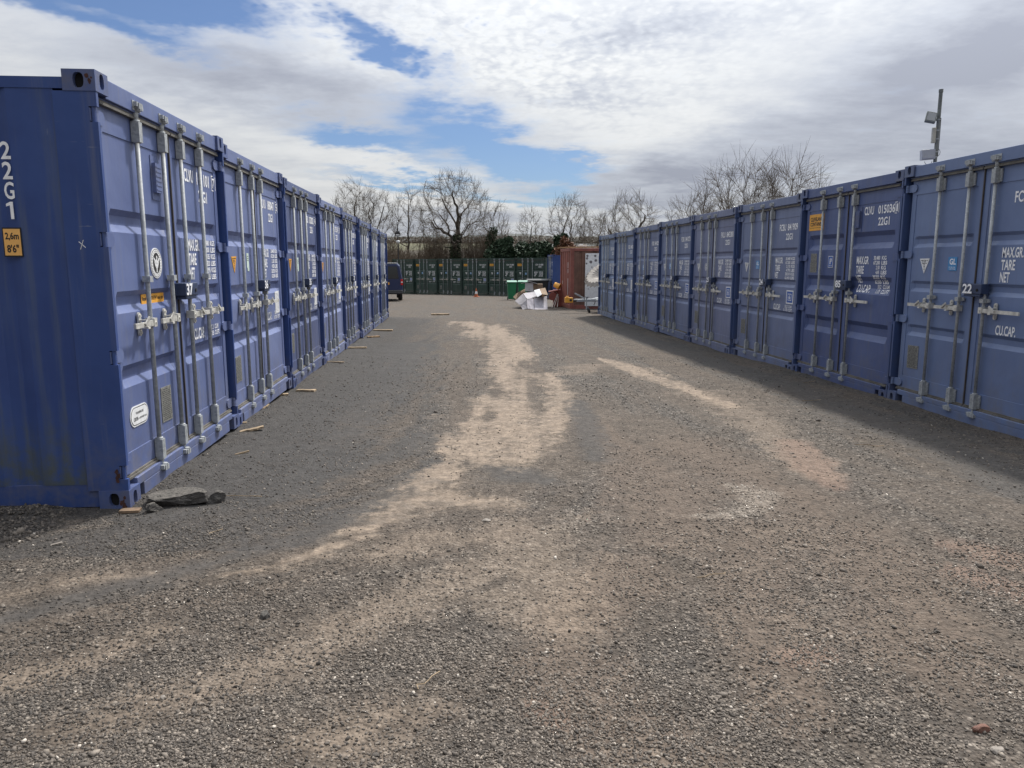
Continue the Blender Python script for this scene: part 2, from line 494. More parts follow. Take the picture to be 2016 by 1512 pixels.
def casting_mesh(left, top):
    mb = MB()
    w, d, h = .162, .178, .118
    p = .004
    # front face (y = -p), outer side face, the rest plain
    holed_face(mb, (0, -p, 0), (1, 0, 0), (0, 0, 1), w, h, w / 2, h / 2 + (.006 if top else -.006), .028, .043, -.03)
    if left: holed_face(mb, (-p, d, 0), (0, -1, 0), (0, 0, 1), d + p, h, d / 2, h / 2, .030, .042, -.03)
    else: holed_face(mb, (w + p, -p, 0), (0, 1, 0), (0, 0, 1), d + p, h, d / 2, h / 2, .030, .042, -.03)
    x0, x1 = (-p, w) if left else (0, w + p)
    y0, y1 = -p, d
    mb.add([(x0, y0, 0), (x1, y0, 0), (x1, y1, 0), (x0, y1, 0)], [(0, 3, 2, 1)]); mb.add([(x0, y0, h), (x1, y0, h), (x1, y1, h), (x0, y1, h)], [(0, 1, 2, 3)])
    xi = x1 if left else x0
    mb.add([(xi, y0, 0), (xi, y1, 0), (xi, y1, h), (xi, y0, h)], [(0, 1, 2, 3)])
    mb.add([(x0, y1, 0), (x1, y1, 0), (x1, y1, h), (x0, y1, h)], [(0, 1, 2, 3)])
    if left: mb.add([(-p, -p, 0), (0, -p, 0), (0, -p, h), (-p, -p, h)], [(0, 1, 2, 3)])
    else: mb.add([(w, -p, 0), (w + p, -p, 0), (w + p, -p, h), (w, -p, h)], [(0, 1, 2, 3)])
    return mb.mesh('corner_casting', [M_paint, M_dark], fix=False)
HZ = [(.19, .275), (.90, .985), (1.60, 1.685), (2.305, 2.39)]        # hinge heights
def post_mesh(s):
    mb = MB()
    zt = CH - .118
    m = (lambda x: x) if s == 0 else (lambda x: CW - x)
    def bx(x0, x1, *r):
        a, b = sorted((m(x0), m(x1))); mb.box(a, b, *r)
    poly = [(.24, .118)]                     # side plate with notches where the hinges turn
    poly += [(0, .118)]
    for h0, h1 in HZ: poly += [(0, h0), (.046, h0), (.046, h1), (0, h1)]
    poly += [(0, zt), (.24, zt)]
    mb.prism(poly, *sorted((m(0), m(.028))), axis='x')
    for h0, h1 in HZ:
        a, b = sorted((m(.012), m(.027))); mb.box(a, b, .030, .0455, h0 + .001, h1 - .001, 1)  # dark block added for the shade inside the notch
    bx(.0305, .13, .125, .17, .118, zt)
    for h0, h1 in HZ:
        a = m(.016); mb.cyl((a, .026, h0), (a, .026, h1), .012, n=8)
    return mb.mesh('corner_post', [M_paint, M_dark])
def rail_mesh(s):
    mb = MB()
    m = (lambda x: x) if s == 0 else (lambda x: CW - x)
    for x0, x1, z0, z1 in ((.012, .06, .014, .156), (.006, .06, 2.487, 2.549)):
        a, b = sorted((m(x0), m(x1))); mb.box(a, b, .2405 if z0 < 1 else .1795, CL - .178, z0, z1)
    a, b = sorted((m(.012), m(.06))); mb.box(a, b, .179, .24, .014, .117)
    return mb.mesh('side_rails', M_paint)
def frame_mesh():
    mb = MB()
    for s in (0, 1):
        m = (lambda x: x) if s == 0 else (lambda x: CW - x)
        def bx(x0, x1, *r):
            a, b = sorted((m(x0), m(x1))); mb.box(a, b, *r)
        bx(0, .16, CL - .178, CL, 0, CH)
    # header and sill
    mb.box(.163, CW - .163, .014, .12, 2.462, 2.578)
    mb.box(.063, CW - .063, .03, .12, 2.452, 2.4615)
    mb.box(.163, CW - .163, .010, .12, .098, .152)
    mb.box(.262, CW - .262, .010, .12, .004, .0975)
    mb.box(.163, .2615, .09, .12, .0, .0975); mb.box(CW - .2615, CW - .163, .09, .12, .0, .0975)
    mb.box(.163, CW - .163, CL - .1, CL, 0, .16); mb.box(.163, CW - .163, CL - .1, CL, 2.46, 2.578)
    mb.box(.163, CW - .163, CL - .08, CL - .05, .16, 2.46)
    mb.box(.06, CW - .06, .12, CL - .1, .13, .15)
    return mb.mesh('frame', M_paint)
def side_mesh(right):
    mb = MB()
    ys = [.24, .36]; off = [0.0, 0.0]; y0_ = .36
    y = y0_
    while y < CL - .6:
        for dy, d in ((.14, 0), (.07, .028), (.09, .028), (.07, 0)):
            y += dy; ys.append(y); off.append(d)
    ys.append(CL - .178); off.append(0)
    vs = []
    for yy, d in zip(ys, off):
        x = .010 + d
        x = CW - x if right else x
        vs += [(x, yy, .156), (x, yy, 2.49)]
    mb.add(vs, [(2 * i, 2 * i + 2, 2 * i + 3, 2 * i + 1) for i in range(len(ys) - 1)])
    return mb.mesh('side_panel', M_side)
def roof_mesh():
    mb = MB()
    y = .12; ys = [y]; off = [0]
    while y < CL - .45:
        for dy, d in ((.09, 0), (.02, .018), (.08, .018), (.02, 0)):
            y += dy; ys.append(y); off.append(d)
    ys.append(CL - .1); off.append(0)
    vs = []
    for yy, d in zip(ys, off): vs += [(.03, yy, 2.522 + d), (CW - .03, yy, 2.522 + d)]
    mb.add(vs, [(2 * i, 2 * i + 1, 2 * i + 3, 2 * i + 2) for i in range(len(ys) - 1)])
    return mb.mesh('roof_panel', M_side)
def bar_mesh():
    """locking bar, standing at x = 0"""
    mb = MB(); y = .024
    mb.cyl((0, y, .15), (0, y, 2.44), .0152, n=12)
    for z in (.158, .305, 2.275, 2.408): mb.cyl((0, y, z), (0, y, z + .012), .025, n=12)
    mb.cyl((0, y, .118), (0, y, .158), .021, .0175, n=10); mb.cyl((0, y, 2.42), (0, y, 2.475), .0175, .021, n=10)
    return mb
def bracket_mb(z0, z1, side=-1):
    mb = MB()
    mb.box(-.027, .027, -.005, .047, z0, z1)
    mb.box(*(sorted((side * .027, side * .056))), .034, .047, z0 + .008, z1 - .004)
    for z in (z0 + .03, (z0 + z1) / 2, z1 - .03): mb.cyl((side * .042, .028, z), (side * .042, .036, z), .007, n=6)
    return mb
def cam_mb(z, up):
    mb = MB()
    s = 1 if up else -1
    mb.box(-.03, .03, -.018, .012, z - .018, z + .018); mb.box(-.052, -.026, -.012, .010, z - .006, z + .022)
    mb.box(.026, .05, -.012, .010, z - .022, z + .008)
    mb.cyl((0, .0, z - s * .03), (0, .004, z + s * .005), .022, .026, n=8)
    mb.box(-.062, .062, .0105, .0135, z - .03, z + .03)
    return mb
def handle_mb(dirn, ln, zc=1.11):
    """flat handle pinned to the bar, with its catch plate on the door"""
    mb = MB()
    d = dirn
    mb.box(-.024, .024, -.012, .05, zc - .028, zc + .03)
    mb.cyl((0, -.018, zc), (0, -.01, zc), .008, n=8)
    a, b = sorted((d * .024, d * .13)); mb.box(a, b, -.006, .006, zc - .02, zc + .018)
    a, b = sorted((d * .13, d * ln)); mb.box(a, b, -.016, -.002, zc - .017, zc + .015)
    # catch: oblong plate, retainer and tongue
    cx = d * .135
    poly = [(cx + .021 * math.cos(t), zc + (.055 if math.sin(t) >= 0 else -.058) + .021 * math.sin(t)) for t in np.linspace(0, 2 * math.pi, 16, endpoint=False)]
    mb.prism(poly, .038, .05)
    for zz in (zc + .055, zc - .058): mb.cyl((cx, .03, zz), (cx, .04, zz), .010, n=8)
    mb.box(cx - .013, cx + .013, -.02, .038, zc + .018, zc + .028)
    mb.box(cx - .018, cx + .018, -.02, .04, zc - .032, zc - .02)
    M = Matrix.Rotation(d * .55, 3, 'Y')
    mb.obox((cx + d * .03, -.022, zc + .022), (.085, .008, .02), M)
    return mb
_barparts = {}
def bar_parts(dirn, ln, cz):
    k = (dirn, ln, cz)
    if k not in _barparts:
        _barparts[k] = (bar_mesh_data, handle_mb(dirn, ln).mesh('handle', M_zinc))
    return _barparts[k]
bar_mesh_data = bar_mesh().mesh('locking_bar', M_galv, smooth=True)
_br = {}
def bracket(z0, z1, side):
    if (z0, z1, side) not in _br: _br[(z0, z1, side)] = bracket_mb(z0, z1, side).mesh('bar_bracket', M_galv)
    return _br[(z0, z1, side)]
cam_hi, cam_lo = cam_mb(2.505, True).mesh('cam', M_galv), cam_mb(.105, False).mesh('cam', M_galv)
def hinge_mb(z0, z1, right):
    mb = MB()
    zc = (z0 + z1) / 2; h = (z1 - z0) / 2
    m = (lambda x: CW - x) if right else (lambda x: x)
    poly = [(m(.004), zc - h * .85), (m(.13), zc - h), (m(.165), zc - h * .8), (m(.18), zc - h * .3), (m(.18), zc + h * .3), (m(.165), zc + h * .8), (m(.13), zc + h), (m(.004), zc + h * .85)]
    mb.prism(poly, YD - .014, YD - .001)
    for q in (-.62, 0, .62): mb.cyl((m(.028), .03, zc + q * h - .012), (m(.028), .03, zc + q * h + .012), .017, n=8)
    return mb
hinge_md = {(i, r): hinge_mb(*HZ[i], r).mesh('hinge', M_paint) for i in range(4) for r in (False, True)}
gasket_md = {}
for lf in (0, 1):
    a, b = LX[lf]
    g_ = [MB().box(a, b, YD - .022, YD + .03, ZD1 + .0015, ZD1 + .013).box(a, b, YD - .030, YD + .03, ZD1 - .014, ZD1 + .0005).mesh('gasket', M_rubber),
          MB().box(a, b, YD - .022, YD + .03, .153, ZD0 - .0015).box(a, b, YD - .012, YD - .002, ZD0, ZD0 + .012).mesh('gasket', M_rubber)]
    if lf == 0: g_.append(MB().box(b + .001, b + .0135, YD - .012, YD + .03, ZD0, ZD1).mesh('centre_seal', M_gapseal))
    gasket_md[lf] = g_
doors_md = {(k, lf): door_mesh(k, lf) for k in GRO for lf in (0, 1)}
cast_md = {(l, t): casting_mesh(l, t) for l in (True, False) for t in (True, False)}
frame_md, roof_md = frame_mesh(), roof_mesh()
post_md = [post_mesh(0), post_mesh(1)]; rail_md = [rail_mesh(0), rail_mesh(1)]
side_md = {False: side_mesh(False), True: side_mesh(True)}
vent_mb = MB().box(-.055, .055, -.028, -.003, -.10, .10).box(-.075, .075, -.004, -.001, -.15, .15)
for k in range(6): vent_mb.box(-.045, .045, -.031, -.0275, -.085 + k * .031, -.075 + k * .031)
vent_md = vent_mb.mesh('vent', M_paint)

WEIGHTS = {'std': ['30.480 KGS', '67.200 LBS', '2.170 KGS', '4.790 LBS', '28.310 KGS', '62.410 LBS'],
           'left': ['30.480 KGS', '67.200 LBS', '2.185 KGS', '4.820 LBS', '28.295 KGS', '62.380 LBS'],
           'deep': ['30.480 KG', '67.200 LBS', '2.130 KG', '4.695 LBS', '28.350 KG', '62.505 LBS']}
_letmd = {}
def weights_mesh(kind):
    if kind in _letmd: return _letmd[kind]
    f0 = depth_fn(kind); f = lambda X, Z: f0(X, Z) - .003
    out = []
    def word(s, x0, x1, z0, z1):
        mb = MB(); put_text(mb, s, x0, x1, z0, z1, f); out.append(mb.mesh('weight_lettering', M_white, fix=False))
    def column(rows):
        mb = MB()
        for (s, x0, x1, z0, z1) in rows: put_text(mb, s, x0, x1, z0, z1, f)
        out.append(mb.mesh('weight_figures', M_white, fix=False))
    if kind == 'deep':
        for i, (s, x1) in enumerate((('MAX.GR', 1.757), ('TARE', 1.66), ('NET', 1.60), ('CU.CAP.', 1.79))):
            z = 1.655 - i * .114; word(s, 1.484, x1, z - .096, z)
        ca, cb = [], []
        for i, s in enumerate(WEIGHTS[kind] + ['33.2 CU.M', '1.173 CU.FT']):
            z = 1.658 - i * .0565; a, b = s.split(' ')
            ca.append((a, 1.865 + (.06 if len(a) < 6 else 0), 2.00, z - .046, z)); cb.append((b, 2.035, 2.13 + .02 * (len(b) - 2), z - .046, z))
        column(ca); column(cb)
    else:
        for i, (s, x1) in enumerate((('MAX.GR.', 1.80), ('TARE', 1.71), ('NET', 1.655))):
            z = 1.694 - i * .112; word(s, 1.535, x1, z - .094, z)
        ca, cb = [], []
        for i, s in enumerate(WEIGHTS[kind]):
            z = 1.694 - i * .0565; a, b = s.split(' ')
            ca.append((a, 1.895 + (.03 if len(a) < 6 else 0), 2.055, z - .045, z)); cb.append((b, 2.085, 2.205, z - .045, z))
        column(ca); column(cb)
        z = .985
        word('CU.CAP.', 1.545, 1.80, z - .092, z)
        ca = []
        for i, (a, b) in enumerate((('33.2', 'CU.M'), ('1.173', 'CU.FT.'))):
            zz = z - .002 - i * .0525
            ca += [(a, 1.95 - .04 * i, 2.045, zz - .042, zz), (b, 2.075, 2.175 + .03 * i, zz - .042, zz)]
        column(ca)
    _letmd[kind] = out
    return out
def id_mesh(kind, code, num, chk=None, stacked=False):
    f0 = depth_fn(kind); f = lambda X, Z: f0(X, Z) - .003
    zt = {'std': 2.186, 'left': 2.235, 'deep': 2.245}[kind]
    xs = {'std': (1.625, 1.845, 1.905, 2.235), 'left': (1.545, 1.755, 1.84, 2.155), 'deep': (1.587, 1.79, 1.885, 2.225)}[kind]
    xg = {'std': (1.86, 2.09), 'left': (1.86, 2.075), 'deep': (1.90, 2.135)}[kind]
    out = []
    for s, x0, x1, z0, z1 in ((code, xs[0], xs[1], zt - .10, zt), (num, xs[2], xs[3], zt - .10, zt), ('22G1', *xg, zt - .235, zt - .14)):
        mb = MB(); put_text(mb, s, x0, x1, z0, z1, f); out.append(mb.mesh('identity_lettering', M_white, fix=False))
    if chk:
        mb = MB()
        x0, x1, z0, z1 = 2.225, 2.315, zt - .115, zt + .015
        put_text(mb, chk, x0 + .025, x1 - .025, z0 + .022, z1 - .022, f)
        for q in ((x0, x1, z0, z0 + .008), (x0, x1, z1 - .008, z1), (x0, x0 + .008, z0 + .008, z1 - .008), (x1 - .008, x1, z0 + .008, z1 - .008)):
            y = f(q[0], q[2]); mb.add([(q[0], y, q[2]), (q[1], y, q[2]), (q[1], y, q[3]), (q[0], y, q[3])], [(0, 1, 2, 3)])
        out.append(mb.mesh('check_digit', M_white, fix=False))
    return out
# stickers: thin plates with their print, given at their centre
def slab(mb, poly, mi, y0=-.0035, y1=0.0): mb.prism(poly, y0, y1, mi)
def rect(w, h, cx=0, cz=0): return [(cx - w / 2, cz - h / 2), (cx + w / 2, cz - h / 2), (cx + w / 2, cz + h / 2), (cx - w / 2, cz + h / 2)]
def lines(mb, w, zs, mi, y, h=.006, seed=1):
    q = random.Random(seed)
    for z in zs:
        x = -w / 2
        while x < w / 2 - .01:
            l = min(q.uniform(.015, .05), w / 2 - x); mb.add([(x, y, z), (x + l, y, z), (x + l, y, z + h), (x, y, z + h)], [(0, 1, 2, 3)], mi); x += l + .008
def tri_sticker(m):
    mb = MB(); slab(mb, [(-.085, .075), (0, -.082), (.085, .075)], 0)
    for i, w in enumerate((.12, .09, .075, .03, .025, .02, .015)): lines(mb, w, [.052 - i * .016], 1, -.0042, .008, i)
    return mb.mesh('warning_sticker', [m, M_black])
tri_white, tri_yellow = tri_sticker(M_white2), tri_sticker(M_yellow)
mb = MB(); slab(mb, rect(.135, .135), 0); put_text(mb, 'GL', -.045, .052, -.008, .052, -.0042, 1); lines(mb, .11, [-.035], 1, -.0042, .004, 3); put_text(mb, 'CERTIFIED', -.05, .05, -.058, -.046, -.0042, 1, bold=.0)
gl_md = mb.mesh('certificate_sticker', [M_cyan, M_white])
mb = MB(); slab(mb, rect(.19, .25), 0)
for i in range(17): lines(mb, .16 if i % 5 else .11, [.105 - i * .0135], 1, -.0042, .0045, 20 + i)
for z in (.04, -.03): mb.add([(-.08, -.0041, z), (.08, -.0041, z), (.08, -.0041, z + .002), (-.08, -.0041, z + .002)], [(0, 1, 2, 3)], 1)
csc_md = mb.mesh('rating_plate', [M_plate, M_black])
mb = MB(); slab(mb, rect(.235, .20), 0); slab(mb, rect(.19, .165), 1, -.0045, -.0036); slab(mb, rect(.12, .10), 0, -.0052, -.0046); slab(mb, rect(.10, .08), 1, -.0058, -.0053)
put_text(mb, '6', -.03, .03, -.03, .03, -.0064, 0)
round_md = mb.mesh('blue_label', [M_white2, M_blue_st])
mb = MB(); slab(mb, rect(.20, .25), 0)
for i in range(14): lines(mb, .16, [.10 - i * .0155], 1, -.0042, .004, 50 + i)
note_md = mb.mesh('paper_notice', [M_white2, simple('grey_print', (.3, .3, .33))])
mb = MB(); slab(mb, rect(.075, .15), 0); lines(mb, .05, [.04, .02, 0], 1, -.0042, .006, 9); slab(mb, rect(.06, .03, .01, -.09), 0)
tag_md = mb.mesh('inspection_sticker', [simple('pale_green_vinyl', (.55, .66, .58)), M_black])
# number boxes that shield the padlocks
def lockbox(cont, num, dy=0):
    mb = MB()
    mb.box(1.155, 1.425, -.035, .05, 1.262, 1.358); mb.box(1.175, 1.405, -.028, .048, 1.236, 1.2615)
    o = mb.build('lock_box', M_boxblue, cont, bevel=.006)
    put = MB()
    put_text(put, num, 1.165, 1.30, 1.265, 1.355, -.0372, bold=.03)
    put.build('number', M_white, o, fix=False)
    mb = MB(); mb.cyl((1.37, -.04, 1.30), (1.37, -.034, 1.30), .014, n=10); mb.build('keyhole', M_dark, o)

def container(loc, rz, color, label, group, kind='std', bars=(0, 1, 2), code='FCBU', num='841909', chk=None, box=None, tri='white', cert='gl', note='blue',
              name='shipping_container', clamp=1.2, far=False, stickers=True, side=None):
    q = random.Random(label)
    c = empty(name, loc, rz, label, 'shipping container', group)
    objs = []
    def add(n, md, par, l=(0, 0, 0), bv=0):
        o = addobj(n, md, par, l); o.color = (*color, 1)
        if bv: bev(o, bv)
        return o
    add('frame', frame_md, c, bv=0 if far else .005)
    for o in (add('side_panel', side_md[False], c), add('side_panel', side_md[True], c), add('corner_post', post_md[0], c), add('corner_post', post_md[1], c), add('side_rails', rail_md[0], c), add('side_rails', rail_md[1], c)):
        o.color = (*(side or color), 1)
    add('roof_panel', roof_md, c)
    for l in (True, False):
        for t in (True, False):
            o = add('corner_casting', cast_md[(l, t)], c, (0 if l else CW - .162, 0, CH - .118 if t else 0))
            if side: o.color = (*[.45 * a + .55 * b for a, b in zip(color, side)], 1)
    ds = []
    for lf in (0, 1):
        d = add('door', doors_md[(kind, lf)], c, bv=0 if far else .003); ds.append(d)
        for md in gasket_md[lf]: add(md.name.split('.')[0], md, d)
        for i in range(4): add('hinge', hinge_md[(i, lf == 1)], d)
    BX = (.60, 1.045, 1.40, 1.83)
    for b in bars:
        dirn = -1 if b < 2 else 1
        side = 1 if b < 2 else 1
        bm_, hm = bar_parts(dirn, {0: .34, 1: .33, 2: .50 if len(bars) == 3 else .34, 3: .30}[b], clamp)
        o = add('locking_bar', bm_, c, (BX[b], 0, 0))
        add('handle', hm, o)
        for z0, z1, sd in ((.165, .305, side), (2.28, 2.408, side), (clamp - .02, clamp + .02, side)): add('bar_bracket', bracket(z0, z1, sd), o)
        add('cam', cam_hi, o); add('cam', cam_lo, o)
    f = depth_fn(kind)
    if code:
        for md in id_mesh(kind, code, num, chk) + weights_mesh(kind): add(md.name.split('.')[0], md, ds[1])
    def stick(n, md, X, Z, d):
        X += q.uniform(-.02, .02); Z += q.uniform(-.02, .02)
        o = add(n, md, d, (X, f(X, Z) - .001, Z)); o.rotation_euler = (0, q.uniform(-.025, .025), 0)
        return o
    if stickers:
        if tri: stick('warning_sticker', tri_white if tri == 'white' else tri_yellow, .39, 1.54, ds[0])
        if cert == 'gl': stick('certificate_sticker', gl_md, .84, 1.56, ds[0])
        if cert == 'tag': stick('inspection_sticker', tag_md, .88, 1.55, ds[0])
        stick('rating_plate', csc_md, .335, .53, ds[0])
        if note == 'blue': stick('blue_label', round_md, 2.118, 1.112, ds[1])
        if note == 'paper': stick('paper_notice', note_md, 2.10, 1.09, ds[1])
    if box: lockbox(c, box)
    return c, ds, f, stick

BLUE = (.030, .052, .158)
BLUES = [(.108, .142, .292), (.140, .176, .338), (.078, .102, .215), (.165, .200, .360), (.086, .110, .225), (.106, .136, .262), (.122, .156, .295), (.096, .126, .245)]
LPOST, RPOST = (.032, .068, .225), (.055, .090, .215)  # deeper blue for posts and long walls: their shade put into the paint colour
LA, RA = -.0779, -.0815
LP, RP = 2.4525, 2.4555
ldir = Vector((math.sin(LA), math.cos(LA), 0)); rdir = Vector((math.sin(RA), math.cos(RA), 0))
lrz = math.atan2(ldir.y, ldir.x); rrz = math.atan2(-rdir.y, -rdir.x)
LEFT = [('37', 'CLVU', '181101', '7', (0, 1, 2, 3), None, None, None, 'blue storage container numbered 37 with its long side and 22G1 showing, at the row end'),
        ('36', 'CLVU', '188047', '5', (0, 1, 2), 'yellow', 'tag', 'paper', 'blue storage container numbered 36 beside number 37, yellow triangle sticker'),
        ('35', 'FCBU', '052002', '4', (0, 1, 2), 'yellow', 'tag', 'paper', 'blue storage container third along the left row, between numbers 36 and 34'),
        ('34', 'FCBU', '052118', '3', (0, 1, 2), 'yellow', None, 'paper', 'blue storage container fourth along the left row, two beyond number 36'),
        ('33', 'FCBU', '052077', '1', (0, 1, 2), None, None, 'paper', 'blue storage container fifth along the left row counting from number 37'),
        ('32', 'FCBU', '052031', '8', (0, 1, 2), None, None, 'paper', 'blue storage container third from the far end of the left row'),
        ('31', 'FCBU', '052090', '6', (0, 1, 2), None, None, 'paper', 'blue storage container second from the far end of the left row'),
        ('30', 'FCBU', '052064', '2', (0, 1, 2), None, None, 'paper', 'blue storage container at the far end of the left row, beside the van')]
for i, (nb, code, num, chk, bars, tri, cert, note, lab) in enumerate(LEFT):
    p = Vector((-2.370, 4.516, 0)) + ldir * (LP * i); p.z = -.0284 * i
    if i: p.z += rnd.uniform(-.012, .012); p.x += rnd.uniform(-.02, .02)
    c, ds, f, stick = container(p, lrz + (rnd.uniform(-.004, .004) if i else 0), BLUES[i], lab, 'blue containers in the left row', 'left', bars, code, num, chk, nb, tri, cert, note, clamp=1.40 if i == 0 else 1.22, far=i > 3, stickers=i > 0, side=LPOST)
    if i == 0:
        col = (*BLUES[0], 1)
        # emblem: white ring, dark oval, white eagle-like figure
        mb = MB(); el = lambda a, b, n=32: [(a * math.cos(t), b * math.sin(t)) for t in np.linspace(0, 2 * math.pi, n, endpoint=False)]
        slab(mb, el(.105, .105), 0); slab(mb, el(.098, .098), 1, -.0044, -.0036); slab(mb, el(.094, .094), 0, -.0050, -.0045); slab(mb, el(.064, .072), 1, -.0056, -.0051)
        for a, b, x, z, t in ((.016, .03, 0, .0, 0), (.010, .012, .008, .040, .3), (.036, .008, -.024, .016, -.7), (.036, .008, .026, .014, .7), (.03, .007, -.022, -.012, -1), (.03, .007, .022, -.012, 1), (.008, .022, 0, -.04, 0), (.012, .006, 0, -.058, 0)):
            slab(mb, [(x + math.cos(t) * px - math.sin(t) * pz, z + math.sin(t) * px + math.cos(t) * pz) for px, pz in el(a, b, 12)], 0, -.0064, -.0057)
        for k in range(26):
            t = 2 * math.pi * k / 26; slab(mb, [(.080 * math.cos(t) + px, .083 * math.sin(t) + pz) for px, pz in rect(.007, .007)], 1, -.0056, -.0051)
        o = mb.build('round_emblem', [M_white2, M_black], ds[0], (.856, f(.856, 1.50) - .001, 1.505))
        mb = MB(); slab(mb, rect(.40, .066), 0); put_text(mb, 'Repair with "CORTEN" steel only', -.185, .185, -.018, .018, -.0042, 1, bold=.02)
        mb.build('repair_sticker', [M_yellow, M_black], ds[0], (.832, YD + .037, 1.262))
        mb = MB()
        cap = lambda w, h: [(math.copysign(w / 2 - h / 2, math.cos(t)) + h / 2 * math.cos(t), h / 2 * math.sin(t)) for t in np.linspace(.01, 2 * math.pi + .01, 28, endpoint=False)]
        slab(mb, cap(.29, .135), 0); slab(mb, cap(.272, .118), 1, -.0044, -.0036); slab(mb, cap(.262, .108), 0, -.0050, -.0045)
        put_text(mb, 'FOR REPAIR USE', -.06, .06, .012, .028, -.0056, 1); put_text(mb, 'CORTEN', -.10, -.03, -.03, -.006, -.0056, 1, bold=.03); put_text(mb, 'or EQUIVALENT steel', -.022, .105, -.027, -.012, -.0056, 1)
        mb.build('repair_label', [M_white2, M_black], ds[0], (.38, f(.38, .52) - .001, .52))
        stick('rating_plate', csc_md, .86, .515, ds[0])
        o = stick('vent', vent_md, .955, 2.10, ds[0]); o.color = col
        # the long side: size code, height sign, chalk cross
        sx = .0075
        mb = MB()
        for k, ch in enumerate('22G1'):
            z1 = 2.192 - k * .112
            vs, fs, asp = text_geo(ch, .02)
            w = .055 if ch != '1' else .026
            u0 = .528
            if ch == '1':
                bar = [(u0 - .013, z1 - .098), (u0 - .013, z1), (u0 + .002, z1), (u0 + .026, z1 - .012), (u0 + .026, z1 - .027), (u0 + .005, z1 - .020), (u0 + .005, z1 - .098)]
                mb.add([(sx, a, b) for a, b in bar], [(0, 1, 2, 5, 6), (2, 3, 4, 5)]); continue
            mb.add([(sx, u0 + w / 2 - w * u, z1 - .098 + .098 * v) for u, v in vs], fs)
        mb.build('size_code_lettering', M_white, c, fix=False)
        mb = MB()
        def sp(w, h): return [(.537 + a, 1.626 + b) for a, b in rect(w, h)]
        mb.prism(sp(.105, .168), .0045, .0085, 1, axis='x'); mb.prism(sp(.093, .152), .0035, .0044, 0, axis='x')
        for s, w, z0, z1 in (('2,6m', .076, 1.635, 1.682), ("8'6\"", .066, 1.566, 1.612)):
            vs, fs, asp = text_geo(s, .03); mb.add([(.0028, .537 + w / 2 - w * u, z0 + (z1 - z0) * v) for u, v in vs], fs, 1)
        mb.build('height_sign', [M_sign, M_black], c, fix=False)
        mb = MB()
        for a0, b0, a1, b1 in ((.165, 1.63, .128, 1.595), (.138, 1.64, .158, 1.585)): mb.cyl((-.0005, a0, b0), (-.0005, a1, b1), .0022, n=5)
        mb.build('chalk_cross', M_white2, c)
        q = random.Random(3)
        for (a0, b0, w, h, n) in ((.045, .05, .022, .04, 9), (.032, 2.53, .016, .03, 7), (.055, .22, .012, .05, 8)):
            mb = MB()
            for k in range(n):
                a, b, r = a0 + q.uniform(-w, w), b0 + q.uniform(-h, h), q.uniform(.004, .013)
                mb.prism([(a + r * math.cos(t) * q.uniform(.6, 1.2), b + r * 1.3 * math.sin(t) * q.uniform(.6, 1.2)) for t in np.linspace(0, 6.28, 9, endpoint=False)], -.0047 - .00025 * k, -.0044, 0, axis='x')
            mb.build('rust_patch', M_rust, c)

RIGHT = [('22', 'FCBU', '052210', None, 'white', 'gl', 'blue', 'std', 'blue storage container numbered 22 at the near end of the right row'),
         ('85', 'CLVU', '015036', '1', None, None, None, 'deep', 'darker blue storage container numbered 85 with a yellow company sign'),
         ('24', 'FCBU', '841909', None, 'white', 'gl', 'blue', 'std', 'blue storage container numbered 24 beside number 85'),
         ('25', 'FXLU', '843381', None, 'white', None, 'blue', 'std', 'blue storage container numbered 25 beside number 24'),
         ('26', 'FCBU', '841073', None, 'white', 'gl', 'blue', 'std', 'blue storage container numbered 26, next beyond number 25'),
         ('27', 'FCBU', '841025', None, 'white', 'gl', 'blue', 'std', 'blue storage container third from the far end of the right row'),
         ('28', 'FCBU', '841058', None, 'white', None, 'paper', 'std', 'blue storage container second from the far end of the right row'),
         ('29', 'FCBU', '841012', None, 'white', None, 'paper', 'std', 'blue storage container at the far end of the right row, beside the red container')]
RCOL = [(.132, .184, .335), (.070, .102, .235), (.142, .178, .305), (.152, .178, .298), (.128, .164, .290), (.136, .172, .305), (.150, .198, .335), (.166, .224, .360)]
